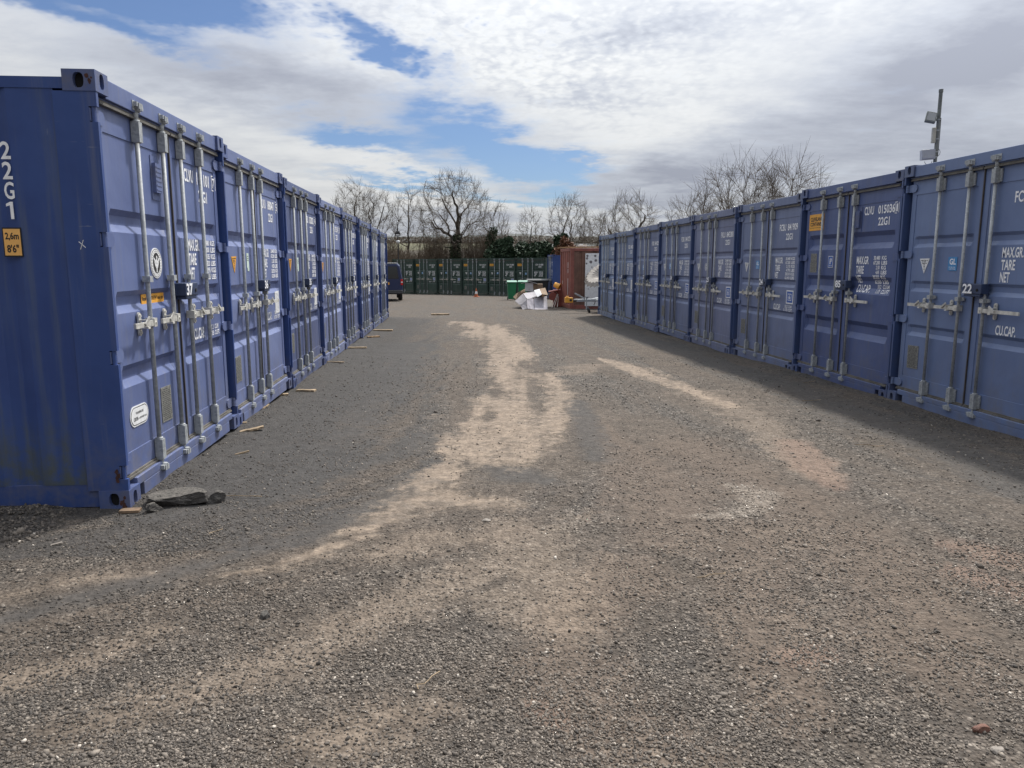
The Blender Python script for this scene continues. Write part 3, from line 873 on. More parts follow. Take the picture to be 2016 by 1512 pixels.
for i, (nb, code, num, chk, tri, cert, note, kind, lab) in enumerate(RIGHT):
    p = Vector((4.307, 8.553, -.06)) + rdir * (RP * i); p.z = -.06 - .024 * (i - .5)
    if i > 1: p.z += rnd.uniform(-.012, .012); p.x += rnd.uniform(-.02, .02)
    c, ds, f, stick = container(p, rrz + (rnd.uniform(-.004, .004) if i > 1 else 0), RCOL[i], lab, 'blue containers in the right row', kind, (0, 1, 2), code, num, chk, nb, tri, cert, note, far=i > 4, stickers=kind != 'deep', side=RPOST)
    if nb == '85':
        mb = MB(); slab(mb, rect(.42, .22), 0)
        put_text(mb, 'CLEVELAND', -.17, .17, .015, .07, -.0042, 1, bold=.035); put_text(mb, 'CONTAINERS', -.17, .19, -.05, .003, -.0042, 1, bold=.035); lines(mb, .34, [-.075], 1, -.0042, .005, 4)
        mb.build('company_sign', [M_yellow, M_black], ds[0], (.37, f(.37, 2.12) - .001, 2.125))
        mb = MB(); slab(mb, rect(.17, .115, 0, .065), 0); slab(mb, rect(.19, .14, 0, -.065), 0)
        for k in range(14): lines(mb, .14, [.1 - k * .017], 1, -.0042, .004, 70 + k)
        mb.build('rating_plate', [M_plate, M_black], ds[0], (.355, f(.355, 1.58) - .001, 1.58))
        mb = MB(); slab(mb, rect(.125, .15), 0); slab(mb, rect(.11, .135), 1, -.0045, -.0036)
        put_text(mb, 'iP', -.025, .035, -.03, .045, -.0052, 0); lines(mb, .08, [-.05], 0, -.0052, .006, 2)
        mb.build('certificate_sticker', [M_white2, M_blue_st], ds[0], (.83, f(.83, 1.59) - .001, 1.59))
        o = stick('vent', vent_md, 1.455, 2.10, ds[1]); o.color = (*RCOL[1], 1)
    if nb == '25':
        mb = MB()
        for k in range(20):
            t0, t1 = 2 * math.pi * k / 20, 2 * math.pi * (k + 1) / 20
            mb.add([(r * .06 * math.cos(t), -.002, r * .07 * math.sin(t)) for r, t in ((1, t0), (1, t1), (.78, t1), (.78, t0))], [(0, 1, 2, 3)])
        put_text(mb, 'G', -.03, .03, -.035, .035, -.002)
        mb.build('certificate_sticker', M_white2, ds[0], (.84, f(.84, 1.55) - .001, 1.55), fix=False)
GREEN = (.026, .056, .046)
gp = Vector((-9.2, 58.85, 0)); gd = Vector((11.26, -9.65, 0)).normalized(); grz = math.atan2(gd.y, gd.x)
GL_ = ['green storage container at the left end of the green row, partly behind the van', 'second green container from the left in the row at the back',
       'third green container from the left in the row at the back', 'green container at the back with the traffic cone before it',
       'fifth green container at the back, left of the green wheelie bin', 'green container at the right end of the back row, behind the cardboard']
for i, lab in enumerate(GL_):
    p = gp + gd * (2.474 * i); p.z = -.83 + .012 * i
    c, ds, f, stick = container(p, grz - .03 + .02 * i, tuple(q * (1 + .08 * math.sin(i * 2.3)) for q in GREEN), lab, 'green containers in the back row', 'std', (0, 1, 2), 'CLVU', '15%d' % (1100 + 37 * i), None, None, 'white', 'gl', 'blue', far=True)
    if i:
        mb = MB(); slab(mb, rect(.33, .15), 0); put_text(mb, 'CONTAINERS', -.13, .13, -.03, .02, -.0042, 1, bold=.03)
        mb.build('company_sign', [M_yellow, M_black], ds[0], (.34, f(.34, 2.12) - .001, 2.12))
container((2.15, 46.6, -.63), R(-85.5), (.035, .075, .24), 'bright blue container between the end of the green row and the red container', None, 'std', (0, 1, 2), 'FCBU', '841077', None, None, None, None, None, far=True)

# ------------------------------------------------------------------ ground
STROKES = {
'sand': [
  [(-0.48, 5.46, 0.19), (-0.61, 4.93, 0.26), (-0.73, 4.39, 0.23), (-0.89, 3.98, 0.19), (-1.06, 3.7, 0.13), (-1.23, 3.55, 0.09), (-1.41, 3.45, 0.06)],
  [(-0.56, 4.75, 0.25), (-0.29, 4.67, 0.25), (-0.06, 4.62, 0.16)],
  [(-0.13, 8.46, 0.43), (-0.04, 6.81, 0.49), (-0.09, 5.76, 0.34)],
  [(-0.81, 20.8, 0.7), (-0.12, 14.05, 0.43), (0.01, 10.57, 0.36)],
  [(-1.53, 22.07, 0.45), (-0.66, 20.41, 0.62), (-0.2, 16.4, 0.39), (0.06, 13.35, 0.34), (0.05, 10.84, 0.29), (0.01, 9.0, 0.28), (-0.04, 8.13, 0.36), (-0.11, 7.28, 0.35), (-0.19, 6.59, 0.34), (-0.28, 6.02, 0.25)] ,
  [(0.38, 10.84, 0.18), (0.59, 9.0, 0.21), (0.44, 7.83, 0.19), (0.34, 6.81, 0.21), (0.26, 6.2, 0.21)] ,
  [(-0.21, 6.39, 0.37), (-0.08, 6.11, 0.4), (0.13, 5.93, 0.25)] ,
  [(-0.48, 5.46, 0.11), (-0.61, 4.93, 0.16), (-0.73, 4.39, 0.14), (-0.89, 4.0, 0.13), (-1.06, 3.7, 0.09), (-1.23, 3.56, 0.06), (-1.42, 3.47, 0.05)] ,
  [(-0.51, 4.93, 0.19), (-0.29, 4.75, 0.18), (-0.08, 4.7, 0.13)] ,
  [(1.48, 12.87, 0.13), (1.79, 11.61, 0.24), (2.02, 10.17, 0.22), (2.25, 9.12, 0.17), (2.4, 8.13, 0.1)],
],
'dust': [
  [(2.25, 9.12, 0.29), (2.4, 8.13, 0.29), (2.39, 6.81, 0.16), (2.31, 5.85, 0.16), (2.23, 5.25, 0.12)],
  [(-0.02, 4.16, 0.24), (0.13, 3.56, 0.21), (0.24, 2.96, 0.13)],
  [(-0.78, 2.94, 0.1), (-0.55, 3.08, 0.13), (-0.33, 3.32, 0.18), (-0.12, 3.56, 0.14)] ,
  [(-0.11, 3.29, 0.15), (0.07, 3.16, 0.14), (0.2, 2.98, 0.07)] ,
  [(-1.41, 2.22, 0.1), (-1.22, 2.36, 0.1), (-1.02, 2.51, 0.11), (-0.84, 2.71, 0.14), (-0.64, 2.89, 0.1)] ,
  [(-2.35, 3.21, 0.07), (-2.13, 3.38, 0.09), (-1.75, 3.5, 0.08)] ,
  [(-0.59, 2.19, 0.13), (-0.42, 2.3, 0.14), (-0.26, 2.38, 0.07)] ,
  [(0.87, 11.42, 0.15), (1.37, 11.74, 0.24), (0.9, 10.84, 0.15)] ,
  [(-0.66, 3.77, 0.14), (-0.44, 4.0, 0.2), (-0.16, 4.0, 0.11)] ,
  [(-1.81, 2.53, 0.08), (-1.63, 2.67, 0.08), (-1.44, 2.92, 0.08)] ,
],
'pale': [
  [(1.03, 4.39, 0.05), (1.2, 4.39, 0.05), (1.37, 4.44, 0.08), (1.58, 4.64, 0.11), (1.67, 4.87, 0.12), (1.57, 5.01, 0.09)] ,
],
'red': [
  [(2.38, 3.88, 0.13), (2.48, 3.73, 0.16), (2.6, 3.59, 0.16)] ,
  [(2.21, 3.5, 0.1), (2.34, 3.32, 0.11)] ,
  [(1.06, 2.67, 0.06), (1.2, 2.71, 0.06)] ,
  [(0.09, 2.36, 0.05), (0.14, 2.3, 0.05)] ,
  [(2.43, 6.39, 0.13), (2.33, 5.68, 0.16), (2.19, 4.99, 0.1)] ,
],
'brown': [
  [(1.41, 4.08, 0.23), (1.17, 3.5, 0.22), (1.07, 3.06, 0.19), (1.01, 2.67, 0.17), (0.94, 2.33, 0.15)] ,
  [(1.46, 6.2, 0.43), (1.65, 5.38, 0.38), (1.83, 4.75, 0.33), (1.89, 4.0, 0.32), (1.79, 3.26, 0.29), (1.62, 2.67, 0.27)] ,
  [(0.18, 2.67, 0.21), (0.33, 2.33, 0.22), (0.45, 2.07, 0.22)] ,
  [(0.71, 7.28, 0.27), (0.91, 6.2, 0.34), (1.01, 4.99, 0.35), (0.9, 4.0, 0.29)] ,
  [(0.61, 3.56, 0.23), (0.31, 3.01, 0.2)] ,
],
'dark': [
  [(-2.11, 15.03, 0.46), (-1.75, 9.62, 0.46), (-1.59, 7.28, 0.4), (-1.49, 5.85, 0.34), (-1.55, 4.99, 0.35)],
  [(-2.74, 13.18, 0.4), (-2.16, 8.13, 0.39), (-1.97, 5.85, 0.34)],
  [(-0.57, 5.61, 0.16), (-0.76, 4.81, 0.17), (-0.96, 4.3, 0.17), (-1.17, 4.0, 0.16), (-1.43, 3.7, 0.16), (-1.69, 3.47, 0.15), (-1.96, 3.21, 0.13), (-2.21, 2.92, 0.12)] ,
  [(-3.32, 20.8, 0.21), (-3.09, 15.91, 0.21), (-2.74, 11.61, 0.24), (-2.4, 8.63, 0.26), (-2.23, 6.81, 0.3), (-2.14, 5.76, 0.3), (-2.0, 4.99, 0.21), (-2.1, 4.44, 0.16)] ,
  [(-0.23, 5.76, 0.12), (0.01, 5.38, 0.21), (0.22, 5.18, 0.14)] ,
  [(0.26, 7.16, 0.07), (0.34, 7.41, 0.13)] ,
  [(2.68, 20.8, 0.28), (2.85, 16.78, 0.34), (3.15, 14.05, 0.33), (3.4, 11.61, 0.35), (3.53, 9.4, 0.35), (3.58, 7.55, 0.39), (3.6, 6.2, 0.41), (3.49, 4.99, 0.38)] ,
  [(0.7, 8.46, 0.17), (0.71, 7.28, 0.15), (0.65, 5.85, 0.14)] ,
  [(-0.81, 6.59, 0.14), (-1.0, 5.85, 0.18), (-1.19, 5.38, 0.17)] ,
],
}
def vnoise(x, y, s, seed):
    """smooth value noise for numpy arrays"""
    x = x / s; y = y / s
    xi = np.floor(x).astype(np.int64); yi = np.floor(y).astype(np.int64)
    fx = x - xi; fy = y - yi
    fx = fx * fx * (3 - 2 * fx); fy = fy * fy * (3 - 2 * fy)
    def h(a, b):
        n = (a * 374761393 + b * 668265263 + seed * 974634777) & 0xFFFFFFFF
        n = ((n ^ (n >> 13)) * 1274126177) & 0xFFFFFFFF
        return ((n ^ (n >> 16)) & 0xFFFF) / 65535.0
    return (h(xi, yi) * (1 - fx) + h(xi + 1, yi) * fx) * (1 - fy) + (h(xi, yi + 1) * (1 - fx) + h(xi + 1, yi + 1) * fx) * fy
def stroke_mask(X, Y, lst, k=1.25):
    out = np.zeros(X.shape)
    for l in lst:
        for (x0, y0, r0), (x1, y1, r1) in zip(l[:-1], l[1:]):
            r0, r1 = r0 * k, r1 * k
            lo_x, hi_x = min(x0, x1) - 2.2 * max(r0, r1), max(x0, x1) + 2.2 * max(r0, r1)
            lo_y, hi_y = min(y0, y1) - 2.2 * max(r0, r1), max(y0, y1) + 2.2 * max(r0, r1)
            s = (X > lo_x) & (X < hi_x) & (Y > lo_y) & (Y < hi_y)
            if not s.any(): continue
            px, py = X[s] - x0, Y[s] - y0
            dx_, dy_ = x1 - x0, y1 - y0
            t = np.clip((px * dx_ + py * dy_) / max(1e-9, dx_ * dx_ + dy_ * dy_), 0, 1)
            d = np.hypot(px - t * dx_, py - t * dy_) / (r0 + (r1 - r0) * t)
            out[s] = np.maximum(out[s], np.clip(1 - d / 1.7, 0, 1))
    return np.clip(out, 0, 1)
def row_dist(X, Y):
    """distance in front of the left row's and the right row's door faces, and along them"""
    lx, ly = X + 2.370, Y - 4.516
    la = lx * ldir.x + ly * ldir.y; ln = lx * ldir.y - ly * ldir.x
    rx, ry = X - 4.307, Y - 8.553
    ra = rx * rdir.x + ry * rdir.y; rn = -(rx * rdir.y - ry * rdir.x)
    return la, ln, ra, rn
def ground_z(X, Y):
    X = np.asarray(X, float); Y = np.asarray(Y, float)
    z = np.interp(Y, [-60, -5, 0, 4.5, 24, 31, 57, 70, 200], [.6, .09, .04, -.005, -.235, -.335, -.82, -.95, -1.2])
    la, ln, ra, rn = row_dist(X, Y)
    near = np.exp(-np.clip(np.hypot(X, Y - 3) / 22, 0, 9) ** 2)
    z = z + (vnoise(X, Y, 1.3, 1) - .5) * .03 * near + (vnoise(X, Y, .42, 2) - .5) * .016 * near + (vnoise(X, Y, .16, 3) - .5) * .010 * near
    # loose stone banked against the containers
    bl = np.exp(-(np.clip(ln - .05, 0, 9) / .28) ** 2) * (la > -.2) * (la < 20.5)
    z = z + bl * .035 * (vnoise(X, Y, .6, 5) * 1.3 - .35)
    br = np.exp(-(np.clip(rn - .05, 0, 9) / .45) ** 2) * (ra > -6) * (ra < 17.5)
    z = z + br * .045 * (vnoise(X, Y, .7, 6) * 1.2 - .3)
    side = np.exp(-((la + .16) / .22) ** 2) * (ln < -.28) * np.clip((-ln - .28) / .3, 0, 1)
    z = z + side * (.02 + .05 * np.clip((vnoise(X, Y, .22, 7) - .25), 0, 1))
    inside = (ln < -.1) & (la > .1) & (la < 19.5) | (rn < -.1) & (ra > -2.4) & (ra < 17)
    return np.where(inside, np.minimum(z, z - .03), z)
def graded(lo, hi, f0, f1, step, grow, lim):
    a = list(np.arange(f0, f1 + 1e-6, step))
    s = step; x = f1
    while x < hi:
        s = min(s * grow, lim); x += s; a.append(x)
    s = step; x = f0
    while x > lo:
        s = min(s * grow, lim); x -= s; a.insert(0, x)
    return np.array(a)
gx = graded(-900, 900, -4.6, 5.4, .05, 1.09, 80); gy = graded(-80, 1600, 1.2, 13.0, .05, 1.025, 120)
GX, GY = np.meshgrid(gx, gy)
XX, YY = GX.ravel(), GY.ravel()
ZZ = ground_z(XX, YY)
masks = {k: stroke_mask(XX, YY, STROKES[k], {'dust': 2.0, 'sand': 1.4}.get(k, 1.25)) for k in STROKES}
la, ln, ra, rn = row_dist(XX, YY)
def track_coords(X, Y):
    """across and along the way vehicles drive: straight up the yard, swinging round the near left corner"""
    s = np.where(Y >= 6.5, X + 3.3, np.hypot(X + 3.3, Y - 6.5)); t = np.where(Y >= 6.5, Y, 6.5 - 3.4 * np.arctan2(6.5 - Y, X + 3.3))
    right = X > .9 - .06 * (Y - 4)
    return np.where(right, X * .98 + .10 * Y, s), np.where(right, Y, t)
def streaks(X, Y):
    s, t = track_coords(X, Y)
    w = (vnoise(X, Y, 1.1, 40) - .5) * .25
    return .5 * vnoise((s + w) / .17, t / 1.5, 1, 41) + .3 * vnoise((s + w) / .075, t / .8, 1, 42) + .2 * vnoise((s + w) / .42, t / 2.2, 1, 43)
masks['dust'] = np.maximum(masks['dust'], .36 * np.clip((6.5 - YY) / 2.5, 0, 1) * np.clip((YY + 4) / 2, 0, 1) * (1 - .8 * masks['dark']))
masks['streak'] = streaks(XX, YY)
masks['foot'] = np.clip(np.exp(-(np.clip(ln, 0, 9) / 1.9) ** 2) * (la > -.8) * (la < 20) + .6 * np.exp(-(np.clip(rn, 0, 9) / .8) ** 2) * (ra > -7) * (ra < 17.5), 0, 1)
nx_ = len(gx); ny_ = len(gy)
ii, jj = np.meshgrid(np.arange(nx_ - 1), np.arange(ny_ - 1))
q0 = (jj * nx_ + ii).ravel()
F = np.stack([q0, q0 + 1, q0 + nx_ + 1, q0 + nx_], 1)

def ground_mat():
    m, N, b = mat('gravel_yard')
    geo = N.n('ShaderNodeNewGeometry').outputs['Position']
    P2 = N.vmath('MULTIPLY', geo, (1, 1, 0))
    big = N.noise(P2, .55, 5, .6); mid = N.noise(P2, 2.6, 6, .65); fin = N.noise(P2, 13, 6, .7); grit = N.noise(P2, 70, 4, .7)
    v1c = N.sep(N.voro(P2, 62, 'Color'))[0]; v1d = N.voro(P2, 62); v2c = N.sep(N.voro(P2, 30, 'Color'))[1]; v2d = N.voro(P2, 30)
    stone = N.math('ADD', N.math('MULTIPLY', v1c, .6), N.math('MULTIPLY', v2c, .4))
    grav = N.ramp(stone, [(.12, (.028, .025, .023)), (.45, (.080, .069, .060)), (.7, (.155, .135, .115)), (.93, (.32, .285, .245))])
    grav = N.mix(N.step(v1d, .35, .75), grav, (.045, .042, .039))
    fines = N.mix(N.step(mid, .3, .7), (.074, .057, .043), (.126, .097, .074))
    def msk(name, lo=.34, hi=.62, amp=1.0):
        a = N.attr(name)
        a2 = N.math('ADD', a, N.math('MULTIPLY', N.math('SUBTRACT', N.math('ADD', N.math('ADD', N.math('MULTIPLY', mid, .40), N.math('MULTIPLY', fin, .32)), N.math('MULTIPLY', N.attr('streak'), .28)), .5), 2.7 * amp))
        return N.math('MULTIPLY', N.step(a2, lo, hi), N.step(a, .0, .3))
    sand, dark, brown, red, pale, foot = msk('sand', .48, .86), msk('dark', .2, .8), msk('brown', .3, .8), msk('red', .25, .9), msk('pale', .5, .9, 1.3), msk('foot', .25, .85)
    dust = msk('dust', .40, 1.0, 1.1)
    stoniness = N.step(N.math('ADD', N.math('ADD', N.math('MULTIPLY', big, .35), N.math('MULTIPLY', mid, .35)), N.math('ADD', N.math('MULTIPLY', fin, .3), N.math('MULTIPLY', N.attr('streak'), .5))), .60, .90)
    c = N.mix(N.math('MULTIPLY_ADD', stoniness, .55, .35), fines, grav)
    c = N.mix(N.math('MULTIPLY', brown, .65), c, N.mix(fin, (.100, .075, .057), (.145, .110, .085)))
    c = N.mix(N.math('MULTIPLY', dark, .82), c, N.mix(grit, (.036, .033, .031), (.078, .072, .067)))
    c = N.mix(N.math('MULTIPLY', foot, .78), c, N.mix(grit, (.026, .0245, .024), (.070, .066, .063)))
    sandc = N.mix(N.step(fin, .3, .7), (.185, .143, .108), (.285, .224, .170))
    spk = N.step(N.noise(P2, 34, 4, .75), .58, .66)
    sandc = N.mix(N.math('MULTIPLY', spk, .7), sandc, (.075, .066, .06))
    c = N.mix(N.math('MULTIPLY', N.math('MULTIPLY', sand, .84), N.step(N.math('ADD', N.math('MULTIPLY', N.noise(P2, 5.5, 5, .7), .65), N.math('MULTIPLY', N.attr('streak'), .35)), .36, .54, .30, 1.0)), c, sandc)
    c = N.mix(N.math('MULTIPLY', dust, .46), c, sandc)
    c = N.mix(N.math('MULTIPLY', red, .6), c, (.185, .125, .095))
    c = N.mix(N.math('MULTIPLY', pale, .48), c, N.mix(v1c, (.14, .12, .10), (.36, .31, .26)))
    clump = N.math('ADD', N.math('MULTIPLY', N.noise(P2, 21, 4, .8), .6), N.math('MULTIPLY', N.noise(P2, 8, 4, .75), .4))      # lighter and darker clumps of stone
    c = N.vmath('SCALE', c, N.step(clump, .34, .66, .62, 1.34))
    N.put(b.inputs['Base Color'], c)
    N.put(b.inputs['Roughness'], N.step(grit, .2, .8, .78, .98))
    b.inputs['Specular IOR Level'].default_value = .3
    soft = N.math('SUBTRACT', 1.0, N.math('MULTIPLY', N.math('MAXIMUM', sand, N.math('MULTIPLY', dark, .7)), .8))
    h = N.math('MULTIPLY', N.math('ADD', N.math('MULTIPLY', v1d, -1.0), N.math('MULTIPLY', v2d, -.8)), soft)
    h = N.math('ADD', h, N.math('MULTIPLY', grit, .5))
    N.put(b.inputs['Normal'], N.bump(h, .9, .012))
    return m
M_ground = ground_mat()
gme = fast_mesh('ground', np.stack([XX, YY, ZZ], 1), F, M_ground, masks, smooth=True)
tag(addobj('ground', gme), kind='structure')

# ------------------------------------------------------------------ loose gravel near the camera
def stone_mat():
    m, N, b = mat('loose_stones')
    t = N.attr('tone'); geo = N.n('ShaderNodeNewGeometry').outputs['Position']
    n = N.noise(geo, 160, 4, .65)
    c = N.ramp(t, [(0, (.040, .036, .033)), (.35, (.088, .076, .066)), (.6, (.168, .144, .122)), (.8, (.250, .214, .178)), (.93, (.37, .32, .27)), (1, (.52, .47, .41))])
    c = N.mix(N.math('MULTIPLY', N.step(n, .3, .75), .35), c, N.mix(.5, c, (.22, .19, .16)))
    N.put(b.inputs['Base Color'], c); b.inputs['Roughness'].default_value = .82
    b.inputs['Specular IOR Level'].default_value = .35
    return m
M_stone = stone_mat()
def stones(n_target, seed):
    g = np.random.default_rng(seed)
    t = (1 + 5 ** .5) / 2
    base = np.array([(-1, t, 0), (1, t, 0), (-1, -t, 0), (1, -t, 0), (0, -1, t), (0, 1, t), (0, -1, -t), (0, 1, -t), (t, 0, -1), (t, 0, 1), (-t, 0, -1), (-t, 0, 1)], float)
    base /= np.linalg.norm(base[0])
    faces = np.array([(0, 11, 5), (0, 5, 1), (0, 1, 7), (0, 7, 10), (0, 10, 11), (1, 5, 9), (5, 11, 4), (11, 10, 2), (10, 7, 6), (7, 1, 8), (3, 9, 4), (3, 4, 2), (3, 2, 6), (3, 6, 8), (3, 8, 9), (4, 9, 5), (2, 4, 11), (6, 2, 10), (8, 6, 7), (9, 8, 1)])
    # distance sampled so that the count per picture area stays even
    M = n_target * 4
    y = 1.55 / (1 - g.random(M) * (1 - 1.55 / 13.0))
    x = (g.random(M) * 2 - 1) * (.80 * y + .3)
    k = g.random(M)
    sand = np.maximum(stroke_mask(x, y, STROKES['sand']), .6 * stroke_mask(x, y, STROKES['dust'], 1.8)); dark = stroke_mask(x, y, STROKES['dark']); brown = stroke_mask(x, y, STROKES['brown']); pale = stroke_mask(x, y, STROKES['pale'])
    a, l, r, rr = row_dist(x, y)
    patch = vnoise(x, y, .9, 21) * .5 + vnoise(x, y, .3, 22) * .3 + vnoise(x, y, .11, 23) * .2
    patch = .55 * patch + .45 * streaks(x, y)
    dens = np.clip((patch - .36) * 4.2, .10, 1)
    dens *= (1 - .88 * np.clip(sand * 1.7 + (patch - .5) * 1.2, 0, 1)) * (1 - .72 * dark) * (1 - .35 * brown)
    left = np.clip(1 - np.abs(l - 1.0) / 1.2, 0, 1)
    dens = np.where((l < -.3) & (a > -.6), 1, dens)
    dens = np.clip(dens + .5 * left * (1 - dark) * (1 - sand), 0, 1)
    ok = (k < dens) & ~((l < 0) & (a > 0)) & ~((rr < 0) & (r > -8))
    x, y, patch, pale = x[ok][:n_target], y[ok][:n_target], patch[ok][:n_target], pale[ok][:n_target]
    n = len(x)
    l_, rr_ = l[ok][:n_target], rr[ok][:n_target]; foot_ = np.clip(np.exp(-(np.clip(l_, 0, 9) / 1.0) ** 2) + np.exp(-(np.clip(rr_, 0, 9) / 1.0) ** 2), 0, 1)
    size = np.exp(g.normal(0, .32, n)) * .0038 * (1 + .10 * (y - 2)) 
    size = np.clip(size, .002, .013)
    bigs = g.random(n) < .006; size[bigs] *= 1.8
    heap = (l[ok][:n_target] < -.3) & (a[ok][:n_target] > -.55); size[heap] *= g.uniform(.9, 2.2, heap.sum())
    V = base[None] * (1 + g.normal(0, .22, (n, 12, 1)))
    V = V * (np.stack([g.uniform(.85, 1.35, n), g.uniform(.75, 1.1, n), g.uniform(.5, .8, n)], 1)[:, None, :] * size[:, None, None])
    q = g.normal(0, 1, (n, 4)); q[:, 1:3] *= .35; q /= np.linalg.norm(q, axis=1)[:, None]
    w, a1, b1, c1 = q.T
    Rm = np.stack([1 - 2 * (b1 * b1 + c1 * c1), 2 * (a1 * b1 - c1 * w), 2 * (a1 * c1 + b1 * w), 2 * (a1 * b1 + c1 * w), 1 - 2 * (a1 * a1 + c1 * c1), 2 * (b1 * c1 - a1 * w),
                   2 * (a1 * c1 - b1 * w), 2 * (b1 * c1 + a1 * w), 1 - 2 * (a1 * a1 + b1 * b1)], 1).reshape(n, 3, 3)
    V = np.einsum('nij,nkj->nki', Rm, V)
    z = ground_z(x, y) + size * .22
    V += np.stack([x, y, z], 1)[:, None, :]
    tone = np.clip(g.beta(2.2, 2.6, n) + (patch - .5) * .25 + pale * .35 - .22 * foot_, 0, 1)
    tone[g.random(n) < .005] = 1.0
    Fc = faces[None] + (np.arange(n) * 12)[:, None, None]
    return V.reshape(-1, 3), Fc.reshape(-1, 3), np.repeat(tone, 12)
sv, sf, stn = stones(130000, 5)
tag(addobj('gravel', fast_mesh('gravel', sv, sf, M_stone, {'tone': stn})), kind='stuff')

# ------------------------------------------------------------------ hill behind the yard
def hill_mat():
    m, N, b = mat('winter_field')
    geo = N.n('ShaderNodeNewGeometry').outputs['Position']
    x, y, z = N.sep(geo)
    n = N.noise(geo, .12, 6, .6); f = N.noise(geo, 1.5, 5, .7)
    field = N.mix(N.step(n, .35, .65), (.070, .072, .036), (.105, .100, .054))
    scrub = N.mix(f, (.040, .035, .026), (.080, .067, .048))
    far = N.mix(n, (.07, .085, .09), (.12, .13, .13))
    c = N.mix(N.step(N.math('ADD', y, N.math('MULTIPLY', f, 8)), 112, 120), scrub, field)
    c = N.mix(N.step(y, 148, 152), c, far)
    c = N.mix(N.step(N.math('ADD', x, N.math('MULTIPLY', n, 10)), -4, 8), c, N.mix(.6, scrub, far))
    N.put(b.inputs['Base Color'], c); b.inputs['Roughness'].default_value = 1.0
    return m
hx = np.concatenate([np.linspace(-420, -60, 30), np.linspace(-56, 60, 60), np.linspace(66, 420, 30)]); hy = np.concatenate([np.linspace(66, 170, 60), np.linspace(175, 420, 24)])
HX, HY = np.meshgrid(hx, hy)
HZz = np.interp(HY, [66, 68, 76, 98, 150, 156, 260, 420], [-1.3, -.6, 1.0, 2.6, 5.2, 5.4, 10.6, 9.2]) + (vnoise(HX, HY, 22, 31) - .5) * np.interp(HY, [66, 90, 420], [.1, .7, 2.5])
hn, hm_ = len(hx), len(hy)
ii, jj = np.meshgrid(np.arange(hn - 1), np.arange(hm_ - 1)); q0 = (jj * hn + ii).ravel()
tag(addobj('hill', fast_mesh('hill', np.stack([HX.ravel(), HY.ravel(), HZz.ravel()], 1), np.stack([q0, q0 + 1, q0 + hn + 1, q0 + hn], 1), hill_mat(), smooth=True)), kind='structure')
def hill_z(x, y): return float(np.interp(y, [60, 66, 68, 76, 98, 150, 156, 260], [-.9, -.95, -.6, 1.0, 2.6, 5.2, 5.3, 8.5]))
# ------------------------------------------------------------------ bare trees (space colonisation)
M_bark = simple('winter_bark', (.060, .050, .041), .95, 0, .3, 6)
M_twig = simple('winter_twigs', (.10, .079, .060), .95, 0, .25, 3)
M_twig2 = simple('pale_twigs', (.12, .095, .07), .95, 0, .25, 3)
def leaf_mat(name, c0, c1):
    m, N, b = mat(name)
    t = N.attr('tone')
    N.put(b.inputs['Base Color'], N.mix(t, c0, c1)); b.inputs['Roughness'].default_value = .6
    b.inputs['Specular IOR Level'].default_value = .25
    return m
M_ivy = leaf_mat('ivy_leaves', (.010, .022, .010), (.045, .075, .030))
M_ever = leaf_mat('evergreen_leaves', (.014, .030, .018), (.055, .088, .048))
M_beech = leaf_mat('dead_beech_leaves', (.10, .045, .025), (.22, .105, .06))
M_scrub = leaf_mat('scrub_twigs', (.10, .078, .058), (.23, .18, .132))
def grow(base, height, crown, seed, attract=620, step=.42, trunk_top=.3, lean=(0, 0), gnarl=.16, kill=1.5, infl=11.0):
    """crown = (centre xyz relative to base, radii xyz). returns node arrays and parents"""
    g = np.random.default_rng(seed)
    cc, rr = np.array(crown[0], float), np.array(crown[1], float)
    pts = []
    while len(pts) < attract:
        p = g.uniform(-1, 1, 3); d = np.linalg.norm(p)
        if d <= 1 and g.random() < .25 + .75 * d ** 2: pts.append(cc + p * rr)
    A = np.array(pts); A = A[A[:, 2] > .12 * height]
    N_ = [np.zeros(3)]; par = [-1]
    h = 0
    while h < trunk_top * height:
        d = np.array([lean[0], lean[1], 1.0]) + g.normal(0, .10, 3); d /= np.linalg.norm(d)
        N_.append(N_[-1] + d * step); par.append(len(N_) - 2); h = N_[-1][2]
    N_ = list(N_)
    P_ = np.array(N_)
    near_i = np.zeros(len(A), int); near_d = np.full(len(A), 1e9)
    for i in range(len(P_)):
        d = np.linalg.norm(A - P_[i], axis=1); s = d < near_d; near_d[s] = d[s]; near_i[s] = i
    for it in range(160):
        act = near_d < infl * (4 if it < 25 else 1)
        if not act.any(): break
        idx = near_i[act]; v = A[act] - np.array(N_)[idx]; v /= np.linalg.norm(v, axis=1)[:, None]
        acc = {}
        for i, w in zip(idx, v): acc.setdefault(i, []).append(w)
        new = []
        for i, ws in acc.items():
            d = np.mean(ws, 0) + g.normal(0, gnarl, 3) + np.array([0, 0, .06]); n = np.linalg.norm(d)
            if n < 1e-6: continue
            new.append((i, N_[i] + d / n * step))
        st = len(N_)
        for i, p in new: N_.append(p); par.append(i)
        keep = np.ones(len(A), bool)
        for j in range(st, len(N_)):
            d = np.linalg.norm(A - N_[j], axis=1); s = d < near_d; near_d[s] = d[s]; near_i[s] = j
        keep = near_d > step * kill
        A, near_d, near_i = A[keep], near_d[keep], near_i[keep]
        if len(A) == 0 or len(N_) > 7000: break
    return np.array(N_), np.array(par)
